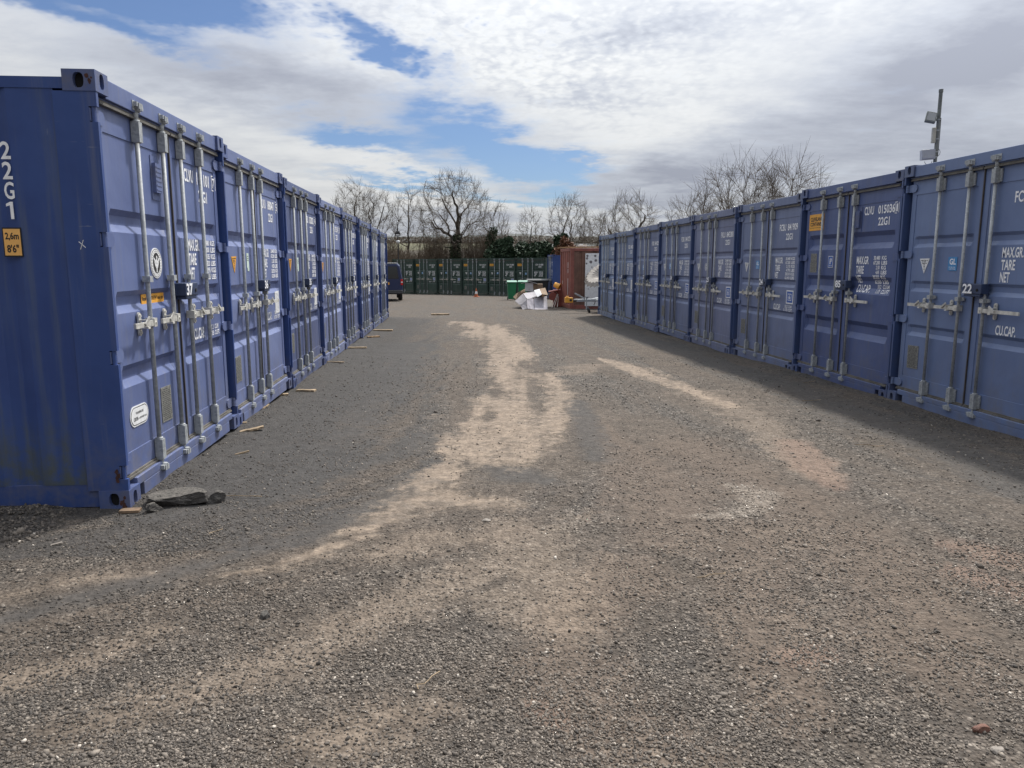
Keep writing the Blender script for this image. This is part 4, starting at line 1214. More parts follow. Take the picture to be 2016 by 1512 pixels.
def tubes(P0, P1, r0, r1, n):
    m = len(P0)
    d = P1 - P0; d /= np.maximum(np.linalg.norm(d, axis=1), 1e-9)[:, None]
    ref = np.where(np.abs(d[:, 2:3]) > .9, np.array([[1., 0, 0]]), np.array([[0, 0, 1.]]))
    a = np.cross(d, ref); a /= np.linalg.norm(a, axis=1)[:, None]; b = np.cross(d, a)
    t = np.linspace(0, 2 * np.pi, n, endpoint=False)
    ring = a[:, None] * np.cos(t)[None, :, None] + b[:, None] * np.sin(t)[None, :, None]
    V = np.concatenate([P0[:, None] + ring * r0[:, None, None], P1[:, None] + ring * r1[:, None, None]], 1).reshape(-1, 3)
    k = np.arange(n); k2 = (k + 1) % n
    f = np.stack([k, k2, n + k2, n + k], 1)
    F = (f[None] + (np.arange(m) * 2 * n)[:, None, None]).reshape(-1, 4)
    return V, F
def tree(label, base, height, crown, seed, trunk_r=.22, twig=.009, group='bare trees behind the yard', twigm=None, spray=6, twl=.95, ivy=None, nm='bare_tree', **kw):
    g = np.random.default_rng(seed + 100)
    N_, par = grow(base, height, crown, seed, **kw)
    for _ in range(2):                       # take the wobble out of single-file shoots
        kc = np.bincount(par[1:], minlength=len(N_)); ch = np.zeros(len(N_), int); ch[par[1:]] = np.arange(1, len(N_))
        m1 = (kc == 1) & (np.arange(len(N_)) > 0)
        M_ = N_.copy(); M_[m1] = .4 * N_[m1] + .3 * (N_[par[m1]] + N_[ch[m1]]); N_ = M_
    n = len(N_); kids = np.zeros(n, int)
    rad = np.zeros(n); ex = 2.15
    for i in range(n - 1, 0, -1):
        if rad[i] == 0: rad[i] = twig ** ex
        rad[par[i]] += rad[i]; kids[par[i]] += 1
    rad = rad ** (1 / ex)
    rad *= 1.0
    sc = trunk_r / max(rad[0], 1e-6)
    rad = np.where(rad > twig * 2, twig + (rad - twig) * sc * np.clip((trunk_r - twig) / max(rad[0] - twig, 1e-6) / sc, .2, 5), rad)
    rad[0] *= 1.25
    i = np.arange(1, n); p = par[i]
    big = rad[i] > .055
    e = empty(nm, tuple(base), 0, label, 'tree', group)
    V, F = tubes(N_[p][big], N_[i][big], np.minimum(rad[p][big], rad[i][big] * 1.35), rad[i][big], 7)
    addobj('trunk', fast_mesh('trunk', V, F, M_bark, smooth=True), e)
    sm = ~big
    Vs, Fs = tubes(N_[p][sm], N_[i][sm], np.minimum(rad[p][sm], rad[i][sm] * 1.4), rad[i][sm], 4)
    # fine twigs from the outer nodes
    tip = np.where(rad < twig * 3.2)[0]; tip = tip[tip > 0]
    tip = np.repeat(tip, spray)
    dirn = N_[tip] - N_[par[tip]]; dirn /= np.linalg.norm(dirn, axis=1)[:, None]
    d1 = dirn + g.normal(0, .50, dirn.shape) + np.array([0, 0, .10]); d1 /= np.linalg.norm(d1, axis=1)[:, None]
    L = g.uniform(.4, 1.2, len(tip)) * twl
    m1 = N_[tip] + d1 * (L * .55)[:, None]
    d2 = d1 + g.normal(0, .16, d1.shape) + np.array([0, 0, .1]); d2 /= np.linalg.norm(d2, axis=1)[:, None]
    m2 = m1 + d2 * (L * .55)[:, None]
    tr = np.full(len(tip), twig * .85)
    Va, Fa = tubes(N_[tip], m1, tr, tr * .75, 3); Vb, Fb = tubes(m1, m2, tr * .75, tr * .4, 3)
    d3 = d1 + g.normal(0, .6, d1.shape); d3 /= np.linalg.norm(d3, axis=1)[:, None]
    Vc, Fc = tubes(m1, m1 + d3 * (L * .4)[:, None], tr * .7, tr * .35, 3)
    Vt = np.concatenate([Vs, Va, Vb, Vc]); Ft = np.concatenate([Fs, Fa + len(Vs), Fb + len(Vs) + len(Va), Fc + len(Vs) + len(Va) + len(Vb)])
    addobj('crown', fast_mesh('crown', Vt, Ft, twigm or M_twig), e)
    if ivy:
        big_i = np.where((rad > ivy[0]) & (N_[:, 2] < ivy[1]))[0]; big_i = big_i[big_i > 0]
        leafs(e, 'ivy', N_[big_i], rad[big_i] + ivy[2], ivy[3], ivy[4], M_ivy, seed)
    return e
def leaf_quads(C, size, g):
    n = len(C)
    a = g.normal(0, 1, (n, 3)); a /= np.linalg.norm(a, axis=1)[:, None]
    b = np.cross(a, g.normal(0, 1, (n, 3))); b /= np.linalg.norm(b, axis=1)[:, None]
    s = size * g.uniform(.6, 1.3, n)
    V = np.stack([C - a * s[:, None], C - b * (s * .55)[:, None], C + a * s[:, None], C + b * (s * .55)[:, None]], 1).reshape(-1, 3)
    F = np.arange(4 * n).reshape(n, 4)
    return V, F
def leafs(parent, name, centers, radii, count, size, m, seed, blobs=True):
    g = np.random.default_rng(seed)
    k = g.integers(0, len(centers), count)
    d = g.normal(0, 1, (count, 3)); d /= np.linalg.norm(d, axis=1)[:, None]
    C = centers[k] + d * (radii[k] * g.uniform(.45, 1.05, count))[:, None]
    V, F = leaf_quads(C, size, g)
    tone = np.clip(g.beta(2, 2, count), 0, 1)
    return addobj(name, fast_mesh(name, V, F, m, {'tone': np.repeat(tone, 4)}), parent)
def bush(label, cat, base, blobs, count, size, m, seed, name, group=None, stems=6):
    e = empty(name, base, 0, label, cat, group)
    g = np.random.default_rng(seed)
    C = []; Rr = []
    for (x, y, z, r) in blobs:
        for q in range(9):
            d = g.normal(0, 1, 3); d /= np.linalg.norm(d)
            C.append(np.array([x, y, z]) + d * r * g.uniform(.3, .9)); Rr.append(r * g.uniform(.3, .55))
    C = np.array(C); Rr = np.array(Rr); C[:, 2] = np.maximum(C[:, 2], .05)
    leafs(e, 'foliage', C, Rr, count, size, m, seed)
    P0 = np.array([(x * .5 + g.normal(0, .1), y * .5 + g.normal(0, .1), -.4) for x, y, z, r in blobs]); P1 = np.array([(x, y, z) for x, y, z, r in blobs])
    V, F = tubes(P0, P1, np.full(len(P0), .07), np.full(len(P0), .025), 5)
    addobj('stem', fast_mesh('stem', V, F, M_bark), e)
    return e
def scrub(label, base, w, d, h, seed, count=900, m=None):
    """leafless thicket: many thin arching shoots, each forked"""
    e = empty('bare_shrub', base, 0, label, 'shrub', 'leafless shrubs behind the back row')
    g = np.random.default_rng(seed)
    r = np.sqrt(g.random(count)); t = g.random(count) * 2 * np.pi
    P0 = np.stack([r * np.cos(t) * w * .35, r * np.sin(t) * d * .35, np.full(count, -.5)], 1)
    top = np.stack([r * np.cos(t) * w * .5 + g.normal(0, .25, count), r * np.sin(t) * d * .5 + g.normal(0, .25, count), h * np.sqrt(np.clip(1 - r ** 2 * .75, .05, 1)) * g.uniform(.55, 1.02, count)], 1)
    mid = P0 * .45 + top * .55 + g.normal(0, .18, (count, 3))
    R0 = np.full(count, .028)
    Vs, Fs = [], []; off = 0
    def put(a, b, r0, r1, n=3):
        nonlocal off
        V, F = tubes(a, b, r0, r1, n); Vs.append(V); Fs.append(F + off); off += len(V)
    put(P0, mid, R0, R0 * .6); put(mid, top, R0 * .6, R0 * .25)
    for k in range(4):
        f = g.uniform(.2, .95, count)[:, None]; s = mid * (1 - f) + top * f
        q = top - mid; q /= np.linalg.norm(q, axis=1)[:, None]; dd = q + g.normal(0, .6, q.shape)
        put(s, s + dd * g.uniform(.25, .7, count)[:, None], R0 * .4, R0 * .2)
    V = np.concatenate(Vs); F = np.concatenate(Fs)
    tone = np.clip(g.beta(2, 2, len(V)), 0, 1)
    addobj('shoots', fast_mesh('shoots', V, F, m or M_scrub, {'tone': tone}), e)
    return e
# (label, x, y, top z, crown centre (dx, dy, z fraction), crown radii)
def bt(label, x, y, top, crx, crz, cz, seed, dx=0, **kw):
    b = hill_z(x, y) - .2
    h = top - b
    cy = kw.pop('cry', crx)
    return tree(label, (x, y, b), h, ((dx, 0, h * cz), (crx, cy, h * crz)), seed, **kw)
bt('bare tree with a rounded crown, leftmost behind the left row of containers', -15.0, 73, 9.0, 2.3, .40, .60, 1, trunk_r=.17, trunk_top=.28)
bt('bare tree second from the left, crown touching its left neighbour', -12.9, 72, 8.6, 2.3, .38, .60, 2, trunk_r=.17, trunk_top=.3)
bt('slender bare tree with upswept branches, left of the ivy-trunked tree', -9.4, 70, 8.3, 1.75, .45, .54, 3, trunk_r=.15, trunk_top=.16, gnarl=.12, kill=1.5)
bt('tall bare tree with a thick ivy-covered trunk and wide crooked crown', -5.1, 67, 9.5, 3.35, .36, .62, 4, trunk_r=.33, trunk_top=.36, gnarl=.38, attract=900, ivy=(.2, 4.7, .22, 5200, .085))
bt('short bare tree smothered in ivy, beside the dark evergreen bushes', -1.75, 65.5, 6.6, 1.3, .30, .70, 5, dx=.3, trunk_r=.24, trunk_top=.5, attract=480, ivy=(.06, 6.0, .34, 3600, .085))
bt('small thin bare tree far behind the dark evergreen bushes', 1.9, 80, 7.0, 1.5, .38, .6, 6, trunk_r=.12, attract=600)
bt('forked bare tree behind the dark evergreen bushes, left of the red container', 5.4, 72, 7.6, 2.2, .40, .62, 7, trunk_r=.18, gnarl=.32, attract=700)
bt('low bare tree of thin twigs directly behind the red container', 8.3, 76, 6.4, 1.9, .42, .55, 8, trunk_r=.13, attract=700)
bt('wide bare oak-like tree standing over the far end of the right row', 8.75, 58, 6.5, 2.6, .40, .62, 9, trunk_r=.28, gnarl=.36, attract=750, trunk_top=.24)
bt('bare bushy tree beyond the middle of the right row', 11.9, 51, 6.0, 2.0, .45, .56, 10, trunk_r=.15, trunk_top=.2, attract=600)
bt('large twiggy bare tree above the right row, left of its taller neighbour', 11.9, 40, 6.2, 2.5, .48, .56, 11, trunk_r=.16, trunk_top=.18, attract=600, gnarl=.16, twig=.009, twl=1.3)
bt('large twiggy bare tree above the right row, nearest the pole', 13.6, 38, 6.2, 2.3, .46, .56, 12, trunk_r=.16, trunk_top=.2, attract=560, gnarl=.16, twig=.009, twl=1.35)
bt('thin bare sapling between the two nearest twiggy trees and the row', 12.6, 44, 5.6, 1.6, .45, .55, 13, trunk_r=.10, trunk_top=.2, attract=560, twig=.009, twl=1.1)
# evergreens and shrubs behind the back row
bush('dark evergreen bush under the ivy-smothered tree', 'bush', (-.45, 64, -.7), [(-.3, 0, 2.0, 1.5), (.7, .2, 2.6, 1.3), (0, 0, 3.4, 1.0), (1.2, 0, 1.9, 1.5), (2.0, .2, 2.4, 1.2)], 16000, .14, M_ever, 41, 'evergreen_bush', 'evergreen bushes')
bush('dark evergreen bush with a pointed top, left of the brown-leaved shrub', 'bush', (2.6, 63, -.7), [(-.6, 0, 2.0, 1.5), (.6, .2, 2.3, 1.5), (.1, 0, 3.3, 1.0), (1.4, 0, 3.7, .6), (1.5, 0, 2.6, 1.1), (1.6, 0, 4.3, .35)], 16000, .14, M_ever, 42, 'evergreen_bush', 'evergreen bushes')
bush('shrub holding dead brown leaves above the blue and red containers', 'shrub', (4.1, 61.5, -.4), [(-.4, 0, 2.2, 1.1), (.6, 0, 2.5, 1.0), (.1, 0, 3.1, .8)], 2600, .10, M_beech, 43, 'beech_shrub')
for k, (x, y, w, h, lab) in enumerate([(-9.0, 66.8, 5.0, 4.1, 'low leafless shrub at the left end behind the green containers'), (-6.7, 68.5, 3.6, 5.3, 'leafless shrub just left of the ivy-covered trunk'),
                                       (-3.0, 67.5, 4.4, 5.7, 'tall brown leafless shrub right of the ivy-covered trunk'), (-1.2, 68.5, 4.0, 5.5, 'brown leafless shrub between the ivy-clad trees'),
                                       (-10.9, 68.5, 3.4, 4.4, 'leafless shrub behind the lamp post at the left end of the green row'), (7.5, 66, 5.0, 4.3, 'leafless shrub behind the red container roof'), (10.5, 68, 4.5, 4.4, 'leafless shrub beyond the far end of the right row')]):
    scrub(lab, (x, y, hill_z(x, y) - .3), w, 2.4, h, 60 + k, 520)
# hedge on the ridge of the field, counted by nobody
def hedge():
    g = np.random.default_rng(77); n = 34000
    x = g.uniform(-60, 75, n); y = 151 + g.normal(0, .7, n)
    hh = .9 + .6 * vnoise(x, y * 0, 5.0, 9)
    z = np.interp(y, [98, 150, 156], [2.6, 5.2, 5.3]) + g.random(n) ** 1.7 * hh
    C = np.stack([x, y, z], 1); V, F = leaf_quads(C, .15, g)
    tag(addobj('hedgerow', fast_mesh('hedgerow', V, F, M_scrub, {'tone': np.repeat(g.beta(2, 3, n), 4)})), kind='stuff')
hedge()
# ------------------------------------------------------------------ red container behind the right row
M_redp = simple('faded_red_paint', (.235, .078, .060), .6, 0, .25, 3)
M_redd = simple('brown_primer', (.150, .078, .056), .65, 0, .25, 3)
M_blot = simple('grey_blot', (.16, .15, .16))
def red_container():
    gz0 = float(ground_z(2.32, 30.31))
    c = empty('shipping_container', (2.32, 30.31, gz0 - .01), R(6), 'rusty red container with a white patterned board on its side and planks on its roof', 'shipping container')
    L, Wd, H = 6.0, 2.44, 2.40
    mb = MB()
    for x in (0, L - .14):
        for y in (0, Wd - .14): mb.box(x, x + .14, y, y + .14, 0, H)
    mb.box(.14, L - .14, 0, .08, H - .12, H); mb.box(.14, L - .14, 0, .08, 0, .16)
    mb.box(0, .08, .14, Wd - .14, H - .12, H); mb.box(0, .08, .14, Wd - .14, 0, .16)
    mb.build('frame', M_redp, c, bevel=.01)
    mb = MB()
    ys = [.14]; off = [.0]
    while ys[-1] < Wd - .5:
        for dy, d in ((.14, 0), (.09, .055), (.12, .055), (.09, 0)): ys.append(ys[-1] + dy); off.append(d)
    ys.append(Wd - .14); off.append(0)
    vs = []
    for y, d in zip(ys, off): vs += [(.015 + d, y, .16), (.015 + d, y, H - .12)]
    mb.add(vs, [(2 * i, 2 * i + 2, 2 * i + 3, 2 * i + 1) for i in range(len(ys) - 1)])
    mb.build('end_panel', M_redp, c)
    mb = MB()
    xs, dep = [.14], [.02]
    for x, d in ((.32, .02), (.335, .05), (.44, .05), (.455, .02), (.60, .02), (.615, .035)): xs.append(x); dep.append(d)
    while xs[-1] < L - .6:
        for dx_, d in ((.25, .035), (.04, .06), (.10, .06), (.04, .035)): xs.append(xs[-1] + dx_); dep.append(d)
    xs.append(L - .14); dep.append(.035)
    vs = []
    for x, d in zip(xs, dep): vs += [(x, d, .16), (x, d, H - .12)]
    mb.add(vs, [(2 * i, 2 * i + 1, 2 * i + 3, 2 * i + 2) for i in range(len(xs) - 1)])
    mb.build('side_panel', M_redd, c)
    MB().box(.02, L - .02, .02, Wd - .02, H - .03, H - .004).box(.06, L - .06, Wd - .08, Wd - .05, .1, H - .05).build('roof_panel', M_redd, c)
    # marks on the end wall
    for y, z0, z1 in ((.62, 1.62, 1.85), (.62, 1.42, 1.58), (.62, .55, 1.2), (1.9, .95, 1.08)): MB().box(.008, .0145, y, y + .05, z0, z1).build('white_mark', M_white2, c)
    # the patterned board
    b = MB(); b.box(.585, 1.75, -.03, -.005, .12, 2.20)
    o = b.build('patterned_board', M_white2, c)
    g = random.Random(8)
    for x, z, r in ((.66, 2.10, .055), (.65, 2.0, .05), (.80, 1.86, .065), (1.0, 1.92, .06), (.98, 2.1, .05), (.63, 1.80, .04), (.85, 1.66, .025), (1.15, 1.7, .07), (.70, .45, .03), (.72, .8, .02), (.85, .35, .03)):
        pts = [(x + r * (.75 + .35 * g.random()) * math.cos(t), z + r * (.75 + .35 * g.random()) * math.sin(t)) for t in np.linspace(0, 6.28, 12, endpoint=False)]
        MB().prism(pts, -.0345, -.031).build('grey_blot', M_blot, o)
    return c, gz0 + H
rc, rtop = red_container()
for k, (x, y, l, a, w, t, lab) in enumerate([(2.3, 30.6, 1.0, 20, .16, .03, 'splintered plank overhanging the left corner of the red container roof'), (2.9, 30.7, 1.9, 8, .12, .04, 'long pale plank lying along the red container roof edge'),
                                        (3.1, 31.2, 1.2, 4, .3, .05, 'wide board lying flat on the red container roof'), (2.55, 31.5, .9, -35, .1, .04, 'short skewed batten on the red container roof')]):
    mb = MB(); mb.box(-l / 2, l / 2, -w / 2, w / 2, 0, t)
    o = mb.build('plank', M_wood, None, (x, y, rtop - .004 + .012 * k)); o.rotation_euler = (0, R(-1), R(a)); tag(o, lab, 'plank', 'planks on the red container roof')
mb = MB(); mb.box(-.17, .17, -.1, .1, 0, .07).box(-.12, .02, -.08, .08, .071, .10)
o = mb.build('polystyrene_block', M_white2, None, (2.86, 31.3, rtop + .075)); tag(o, 'white polystyrene block on the boards on the red container roof', 'block')

# ------------------------------------------------------------------ van
def van():
    m, N, b = mat('van_paint'); b.inputs['Base Color'].default_value = (.014, .026, .085, 1); b.inputs['Roughness'].default_value = .3; b.inputs['Coat Weight'].default_value = .4
    M_vg, N, b = mat('tinted_glass'); b.inputs['Base Color'].default_value = (.02, .025, .03, 1); b.inputs['Roughness'].default_value = .08; b.inputs['Specular IOR Level'].default_value = .8
    M_tail, N, b = mat('red_lens'); b.inputs['Base Color'].default_value = (.55, .02, .02, 1); b.inputs['Roughness'].default_value = .2
    M_plastic = simple('grey_bumper', (.055, .058, .065), .6); M_ty = simple('tyre_rubber', (.018, .018, .019), .85); M_rim = simple('alloy_rim', (.4, .41, .42), .4, .7)
    x, y = -6.62, 39.6
    c = empty('van', (x, y, float(ground_z(x, y))), R(10), 'dark blue van parked past the end of the left row, seen from behind', 'van')
    # body: cross sections from the tail (y=0) to the nose
    def sec(y, hw, hr, z0, zw, z1, inset):
        pts = [(-hw + .04, z0), (-hw, z0 + .12), (-hw, zw), (-hw + inset, z1 - .10), (-hw + inset + .12, z1)]
        return [(px, y, pz) for px, pz in pts] + [(-px, y, pz) for px, pz in reversed(pts)]
    S = [sec(.02, .90, .7, .42, 1.12, 1.90, .13), sec(.10, .95, .75, .36, 1.12, 1.96, .13), sec(3.3, .95, .75, .30, 1.12, 1.98, .13), sec(3.9, .94, .7, .30, 1.08, 1.72, .20), sec(4.35, .92, .65, .30, 1.00, 1.12, .12), sec(4.85, .82, .6, .34, .80, .86, .1)]
    mb = MB(); n = 10
    vs = [p for s in S for p in s]
    fs = [(i * n + k, i * n + (k + 1) % n, (i + 1) * n + (k + 1) % n, (i + 1) * n + k) for i in range(len(S) - 1) for k in range(n)] + [tuple(range(n)), tuple((len(S) - 1) * n + k for k in reversed(range(n)))]
    mb.add(vs, fs)
    mb.build('body', m, c, bevel=.03)
    mb = MB(); mb.add([(-.74, .004, 1.17), (.74, .004, 1.17), (.66, .006, 1.80), (-.66, .006, 1.80), (-.74, .03, 1.17), (.74, .03, 1.17), (.66, .03, 1.80), (-.66, .03, 1.80)], [(0, 1, 2, 3), (0, 4, 5, 1), (1, 5, 6, 2), (2, 6, 7, 3), (3, 7, 4, 0)])
    mb.build('rear_window', M_vg, c)
    for s in (-1, 1):
        mb = MB(); xo = s * .952
        for y0, y1 in ((.5, 1.7), (1.85, 2.75), (2.9, 3.75)):
            mb.add([(s * .958, y0, 1.2), (s * .958, y1, 1.2), (s * .86, y1, 1.74), (s * .86, y0, 1.74)], [(0, 1, 2, 3)])
        mb.build('side_window', M_vg, c)
        mb = MB(); mb.box(*sorted((s * .84, s * .955)), -.012, .10, .84, 1.14); mb.box(*sorted((s * .85, s * .94)), -.0135, -.0125, .96, 1.02, 1)
        mb.build('tail_light', [M_tail, M_white2], c, bevel=.015)
    MB().box(-.93, .93, -.07, .12, .40, .58).build('bumper', M_plastic, c, bevel=.03)
    MB().box(-.26, .26, -.012, .018, .86, .98).build('number_plate', M_yellow, c)
    mb = MB(); mb.box(-.10, .10, -.02, .018, 1.02, 1.06); mb.build('tailgate_handle', M_plastic, c)
    mb = MB(); mb.box(-.66, .66, .03, .12, 1.955, 1.985); mb.build('roof_highlight', M_white2, c, bevel=.01)  # white strip standing in for the highlight along the roof
    for s in (-1, 1):
        for yy in (.85, 3.95):
            mb = MB(); M = Matrix.Rotation(R(90), 3, 'Y')
            mb.lathe([(.20, -.105), (.30, -.11), (.33, -.08), (.335, 0), (.33, .08), (.30, .11), (.20, .105)], (s * .82, yy, .335), 24, 0, M)
            w = mb.build('wheel', M_ty, c, smooth=True)
            mb = MB(); mb.lathe([(.03, -.11), (.2, -.09), (.2, .09), (.03, .11)], (s * .82, yy, .335), 18, 0, M); mb.build('rim', M_rim, w)
van()

# ------------------------------------------------------------------ bins
M_gplas = simple('green_bin_plastic', (.012, .16, .070), .5, 0, .12, 5); M_bplas = simple('black_bin_plastic', (.018, .020, .023), .5, 0, .2, 5)
def wheelie(loc, rz, label, m, w=.48, d=.62, h=1.04, lidm=None):
    c = empty('wheelie_bin', loc, rz, label, 'bin', None)
    mb = MB(); b = .8
    mb.add([(-w / 2 * b, -d / 2 * b, .06), (w / 2 * b, -d / 2 * b, .06), (w / 2 * b, d / 2 * b, .06), (-w / 2 * b, d / 2 * b, .06), (-w / 2, -d / 2, h * .92), (w / 2, -d / 2, h * .92), (w / 2, d / 2, h * .92), (-w / 2, d / 2, h * .92)],
           [(0, 3, 2, 1), (4, 5, 6, 7), (0, 1, 5, 4), (1, 2, 6, 5), (2, 3, 7, 6), (3, 0, 4, 7)])
    mb.box(-w / 2 - .02, w / 2 + .02, -d / 2 - .02, d / 2 + .02, h * .88, h * .93)
    mb.build('body', m, c, bevel=.02)
    mb = MB(); mb.prism([(-d / 2 - .04, h * .932), (d / 2 + .05, h * .932), (d / 2 + .03, h * .99), (0, h * 1.03), (-d / 2 - .02, h * .97)], -w / 2 - .03, w / 2 + .03, axis='x')
    l = mb.build('lid', lidm or m, c, bevel=.015)
    mb = MB(); mb.cyl((-w * .38, d / 2 + .07, h * .95), (w * .38, d / 2 + .07, h * .95), .015, n=8); mb.build('handle', m, l)
    for s in (-1, 1):
        mb = MB(); mb.cyl((s * w * .36, d / 2 - .03, .10), (s * w * .47, d / 2 - .03, .10), .10, n=14); mb.build('wheel', M_bplas, c)
M_glid = simple('pale_green_lid', (.20, .36, .28), .5, 0, .1, 5)
wheelie((-.02, 42.0, float(ground_z(-.02, 42))), R(4), 'green wheelie bin standing alone left of the cardboard heap', M_gplas, lidm=M_glid)
wheelie((.62, 43.6, float(ground_z(.62, 43.6))), R(-8), 'second green wheelie bin, mostly hidden behind the cardboard heap', M_gplas, lidm=M_glid)
wheelie((1.5, 45.0, float(ground_z(1.5, 45))), R(3), 'large black bin behind the cardboard heap and in front of the green containers', M_bplas, 1.25, .9, 1.12)

# ------------------------------------------------------------------ heap of cardboard and broken furniture
M_card = simple('brown_cardboard', (.24, .17, .115), .85, 0, .15, 6); M_cw = simple('white_cardboard', (.40, .378, .40), .7, 0, .10, 5); M_cw2 = simple('white_card', (.56, .56, .58), .7, 0, .06, 2)
def sheet(name, faces, m, label, cat, group=None, t=.012):
    vs = []; idx = {}; fs = []
    for f in faces:
        q = []
        for p in f:
            if p not in idx: idx[p] = len(vs); vs.append(p)
            q.append(idx[p])
        fs.append(q)
    o = vs[0]
    me = bpy.data.meshes.new(name); me.from_pydata([tuple(np.array(v) - np.array(o)) for v in vs], [], fs); me.materials.append(m)
    ob = addobj(name, me, None, o); md = ob.modifiers.new('thick', 'SOLIDIFY'); md.thickness = t
    return tag(ob, label, cat, group)
def carton_heap():
    o0 = (.86, 30.6, float(ground_z(.86, 30.6)))
    c = empty('cardboard_carton', o0, 0, 'large flattened white cardboard carton slumped in front of the bins', 'cardboard', 'cardboard heap')
    tones = [(.20, .19, .205), (.37, .352, .375), (.27, .255, .285), (.31, .295, .325), (.17, .162, .18)]
    P_ = [[(.12, 30.9, -.04), (.44, 31.5, .23), (.595, 30.47, .045), (.345, 30.3, -.19)],
          [(.455, 31.5, .245), (.95, 31.7, .335), (1.06, 30.70, .14), (.612, 30.48, .062)],
          [(.605, 30.44, .05), (.86, 30.50, .08), (.88, 29.86, -.325), (.60, 29.98, -.29)],
          [(.875, 30.50, .085), (1.41, 30.74, .18), (1.40, 29.92, -.325), (.895, 29.86, -.33)],
          [(.35, 30.28, -.20), (.59, 30.43, .035), (.585, 29.99, -.29), (.42, 29.95, -.33)]]
    for k, (f, tn) in enumerate(zip(P_, tones)):
        q = random.Random(k)
        # each panel bows a little: a 5 x 5 sheet with a sag and a dented edge
        n = 5; vs = []
        for j in range(n):
            for i in range(n):
                u, v = i / (n - 1), j / (n - 1)
                p = [(f[0][d] * (1 - u) + f[1][d] * u) * (1 - v) + (f[3][d] * (1 - u) + f[2][d] * u) * v for d in range(3)]
                p[2] += -.025 * math.sin(math.pi * u) * math.sin(math.pi * v) + q.uniform(-.008, .008); p[1] += q.uniform(-.015, .015)
                vs.append([p[d] - o0[d] for d in range(3)])
        mb = MB(); mb.add(vs, [(j * n + i, j * n + i + 1, (j + 1) * n + i + 1, (j + 1) * n + i) for j in range(n - 1) for i in range(n - 1)])
        o = mb.build('panel', simple('card_face', tn, .8, 0, .14, 6), c); md = o.modifiers.new('thick', 'SOLIDIFY'); md.thickness = .014
carton_heap()
sheet('flat_cardboard', [((0.04, 31.6, 0.09), (0.19, 31.7, 0.24), (0.54, 32.4, 0.4), (0.54, 32.2, 0.15), (0.17, 31.4, -.02))], M_card, 'brown cardboard panel leaning at the left of the white carton', 'cardboard', 'cardboard heap')
f1, f2, f3, f4 = (0.89, 30.9, 0.38), (1.12, 31.0, 0.44), (1.19, 30.3, 0.25), (1.01, 30.2, 0.14); f5, f6 = (1.35, 31.1, 0.48), (1.43, 30.3, 0.22)
cf = sheet('cardboard_flap', [(f1, f2, f3, f4)], M_cw2, 'opened carton flap, half white and half brown, on top of the white carton', 'cardboard', 'cardboard heap')
mb = MB(); mb.add([f2, f5, f6, f3], [(0, 1, 2, 3)]); o = mb.build('brown_side', M_card, cf, tuple(-np.array(f1)), fix=False); md = o.modifiers.new('thick', 'SOLIDIFY'); md.thickness = .012
mb = MB(); mb.box(-.17, .17, -.2, .2, 0, .16).box(-.165, .165, -.19, .19, .168, .34); mb.box(-.03, .03, -.206, -.2005, .08, .095, 1)
o = mb.build('carton', [M_cw2, M_black], None, (.72, 32.1, .32), bevel=.008); tag(o, 'two tiered white carton on the cardboard heap', 'carton', 'cardboard heap')
mb = MB(); mb.box(-.20, .20, -.18, .18, 0, .25)
o = mb.build('carton', M_card, None, (1.09, 32.1, .37), bevel=.01); tag(o, 'brown carton beside the white carton on the heap', 'carton', 'cardboard heap')
sheet('card_sheet', [((.38, 32.2, .64), (.40, 31.8, .66), (.74, 31.8, .735), (.72, 32.3, .70)), ((.74, 31.8, .735), (1.07, 31.8, .635), (1.02, 32.3, .63), (.72, 32.3, .70))], M_cw2, 'bent white card sheet lying on top of the cartons', 'cardboard', 'cardboard heap')
# low timber supporting the pile
mb = MB(); mb.box(-.45, .45, -.3, .3, 0, .64)
g0 = float(ground_z(.85, 32.5)); mb = MB()
for k in range(4): mb.box(-.5, .5, -.35 + k * .19, -.35 + k * .19 + .1, .0, .10); mb.box(-.5, .5, -.35 + k * .19, -.35 + k * .19 + .1, .56, .60)
for x in (-.45, 0, .4): mb.box(x, x + .09, -.35, .32, .101, .559)
o = mb.build('crate', M_wood, None, (.88, 32.4, g0)); tag(o, 'wooden crate under the white and brown cartons', 'crate')
# upturned chair and bucket
M_seat = simple('red_brown_vinyl', (.26, .075, .060), .6, 0, .2, 6); M_pale_t = simple('pale_steel_tube', (.42, .40, .37), .5, .2, .1, 6)
def chair():
    g = float(ground_z(1.75, 31.9))
    c = empty('chair', (1.75, 31.9, g), 0, 'broken chair tipped over, red brown seat and pale tube legs', 'chair')
    mb = MB(); M = Matrix.Rotation(R(-9), 3, 'Y'); mb.obox((.0, .45, .66), (.40, .42, .05), M); mb.build('seat', M_seat, c, bevel=.02)
    mb = MB(); pts = [(.17 * math.copysign(abs(math.cos(t)) ** .8, math.cos(t)), .2 * math.sin(t)) for t in np.linspace(0, 6.28, 24, endpoint=False)]
    a = R(38); pts = [(x * math.cos(a) + z * math.sin(a) * .55 - .06, -x * math.sin(a) * .5 + z * math.cos(a) + .46) for x, z in pts]
    mb.prism(pts, -.02, .02); mb.build('backrest', M_seat, c, bevel=.01)
    for p0, p1 in (((.18, .3, .55), (-.10, -.6, .02)), ((.20, .25, .52), (-.02, -.62, .02)), ((.22, .3, .45), (.12, -.5, .02)), ((.14, .3, .6), (.05, .5, .68))):
        mb = MB(); mb.cyl(p0, p1, .014, n=8); mb.build('leg', M_pale_t, c)
chair()
mb = MB(); M = Matrix.Rotation(R(115), 3, 'Y') @ Matrix.Rotation(R(20), 3, 'X')
mb.lathe([(.10, -.13), (.105, -.128), (.135, .12), (.14, .13), (.128, .13), (.12, .10), (.095, -.11)], (0, 0, 0), 20, 0, M)
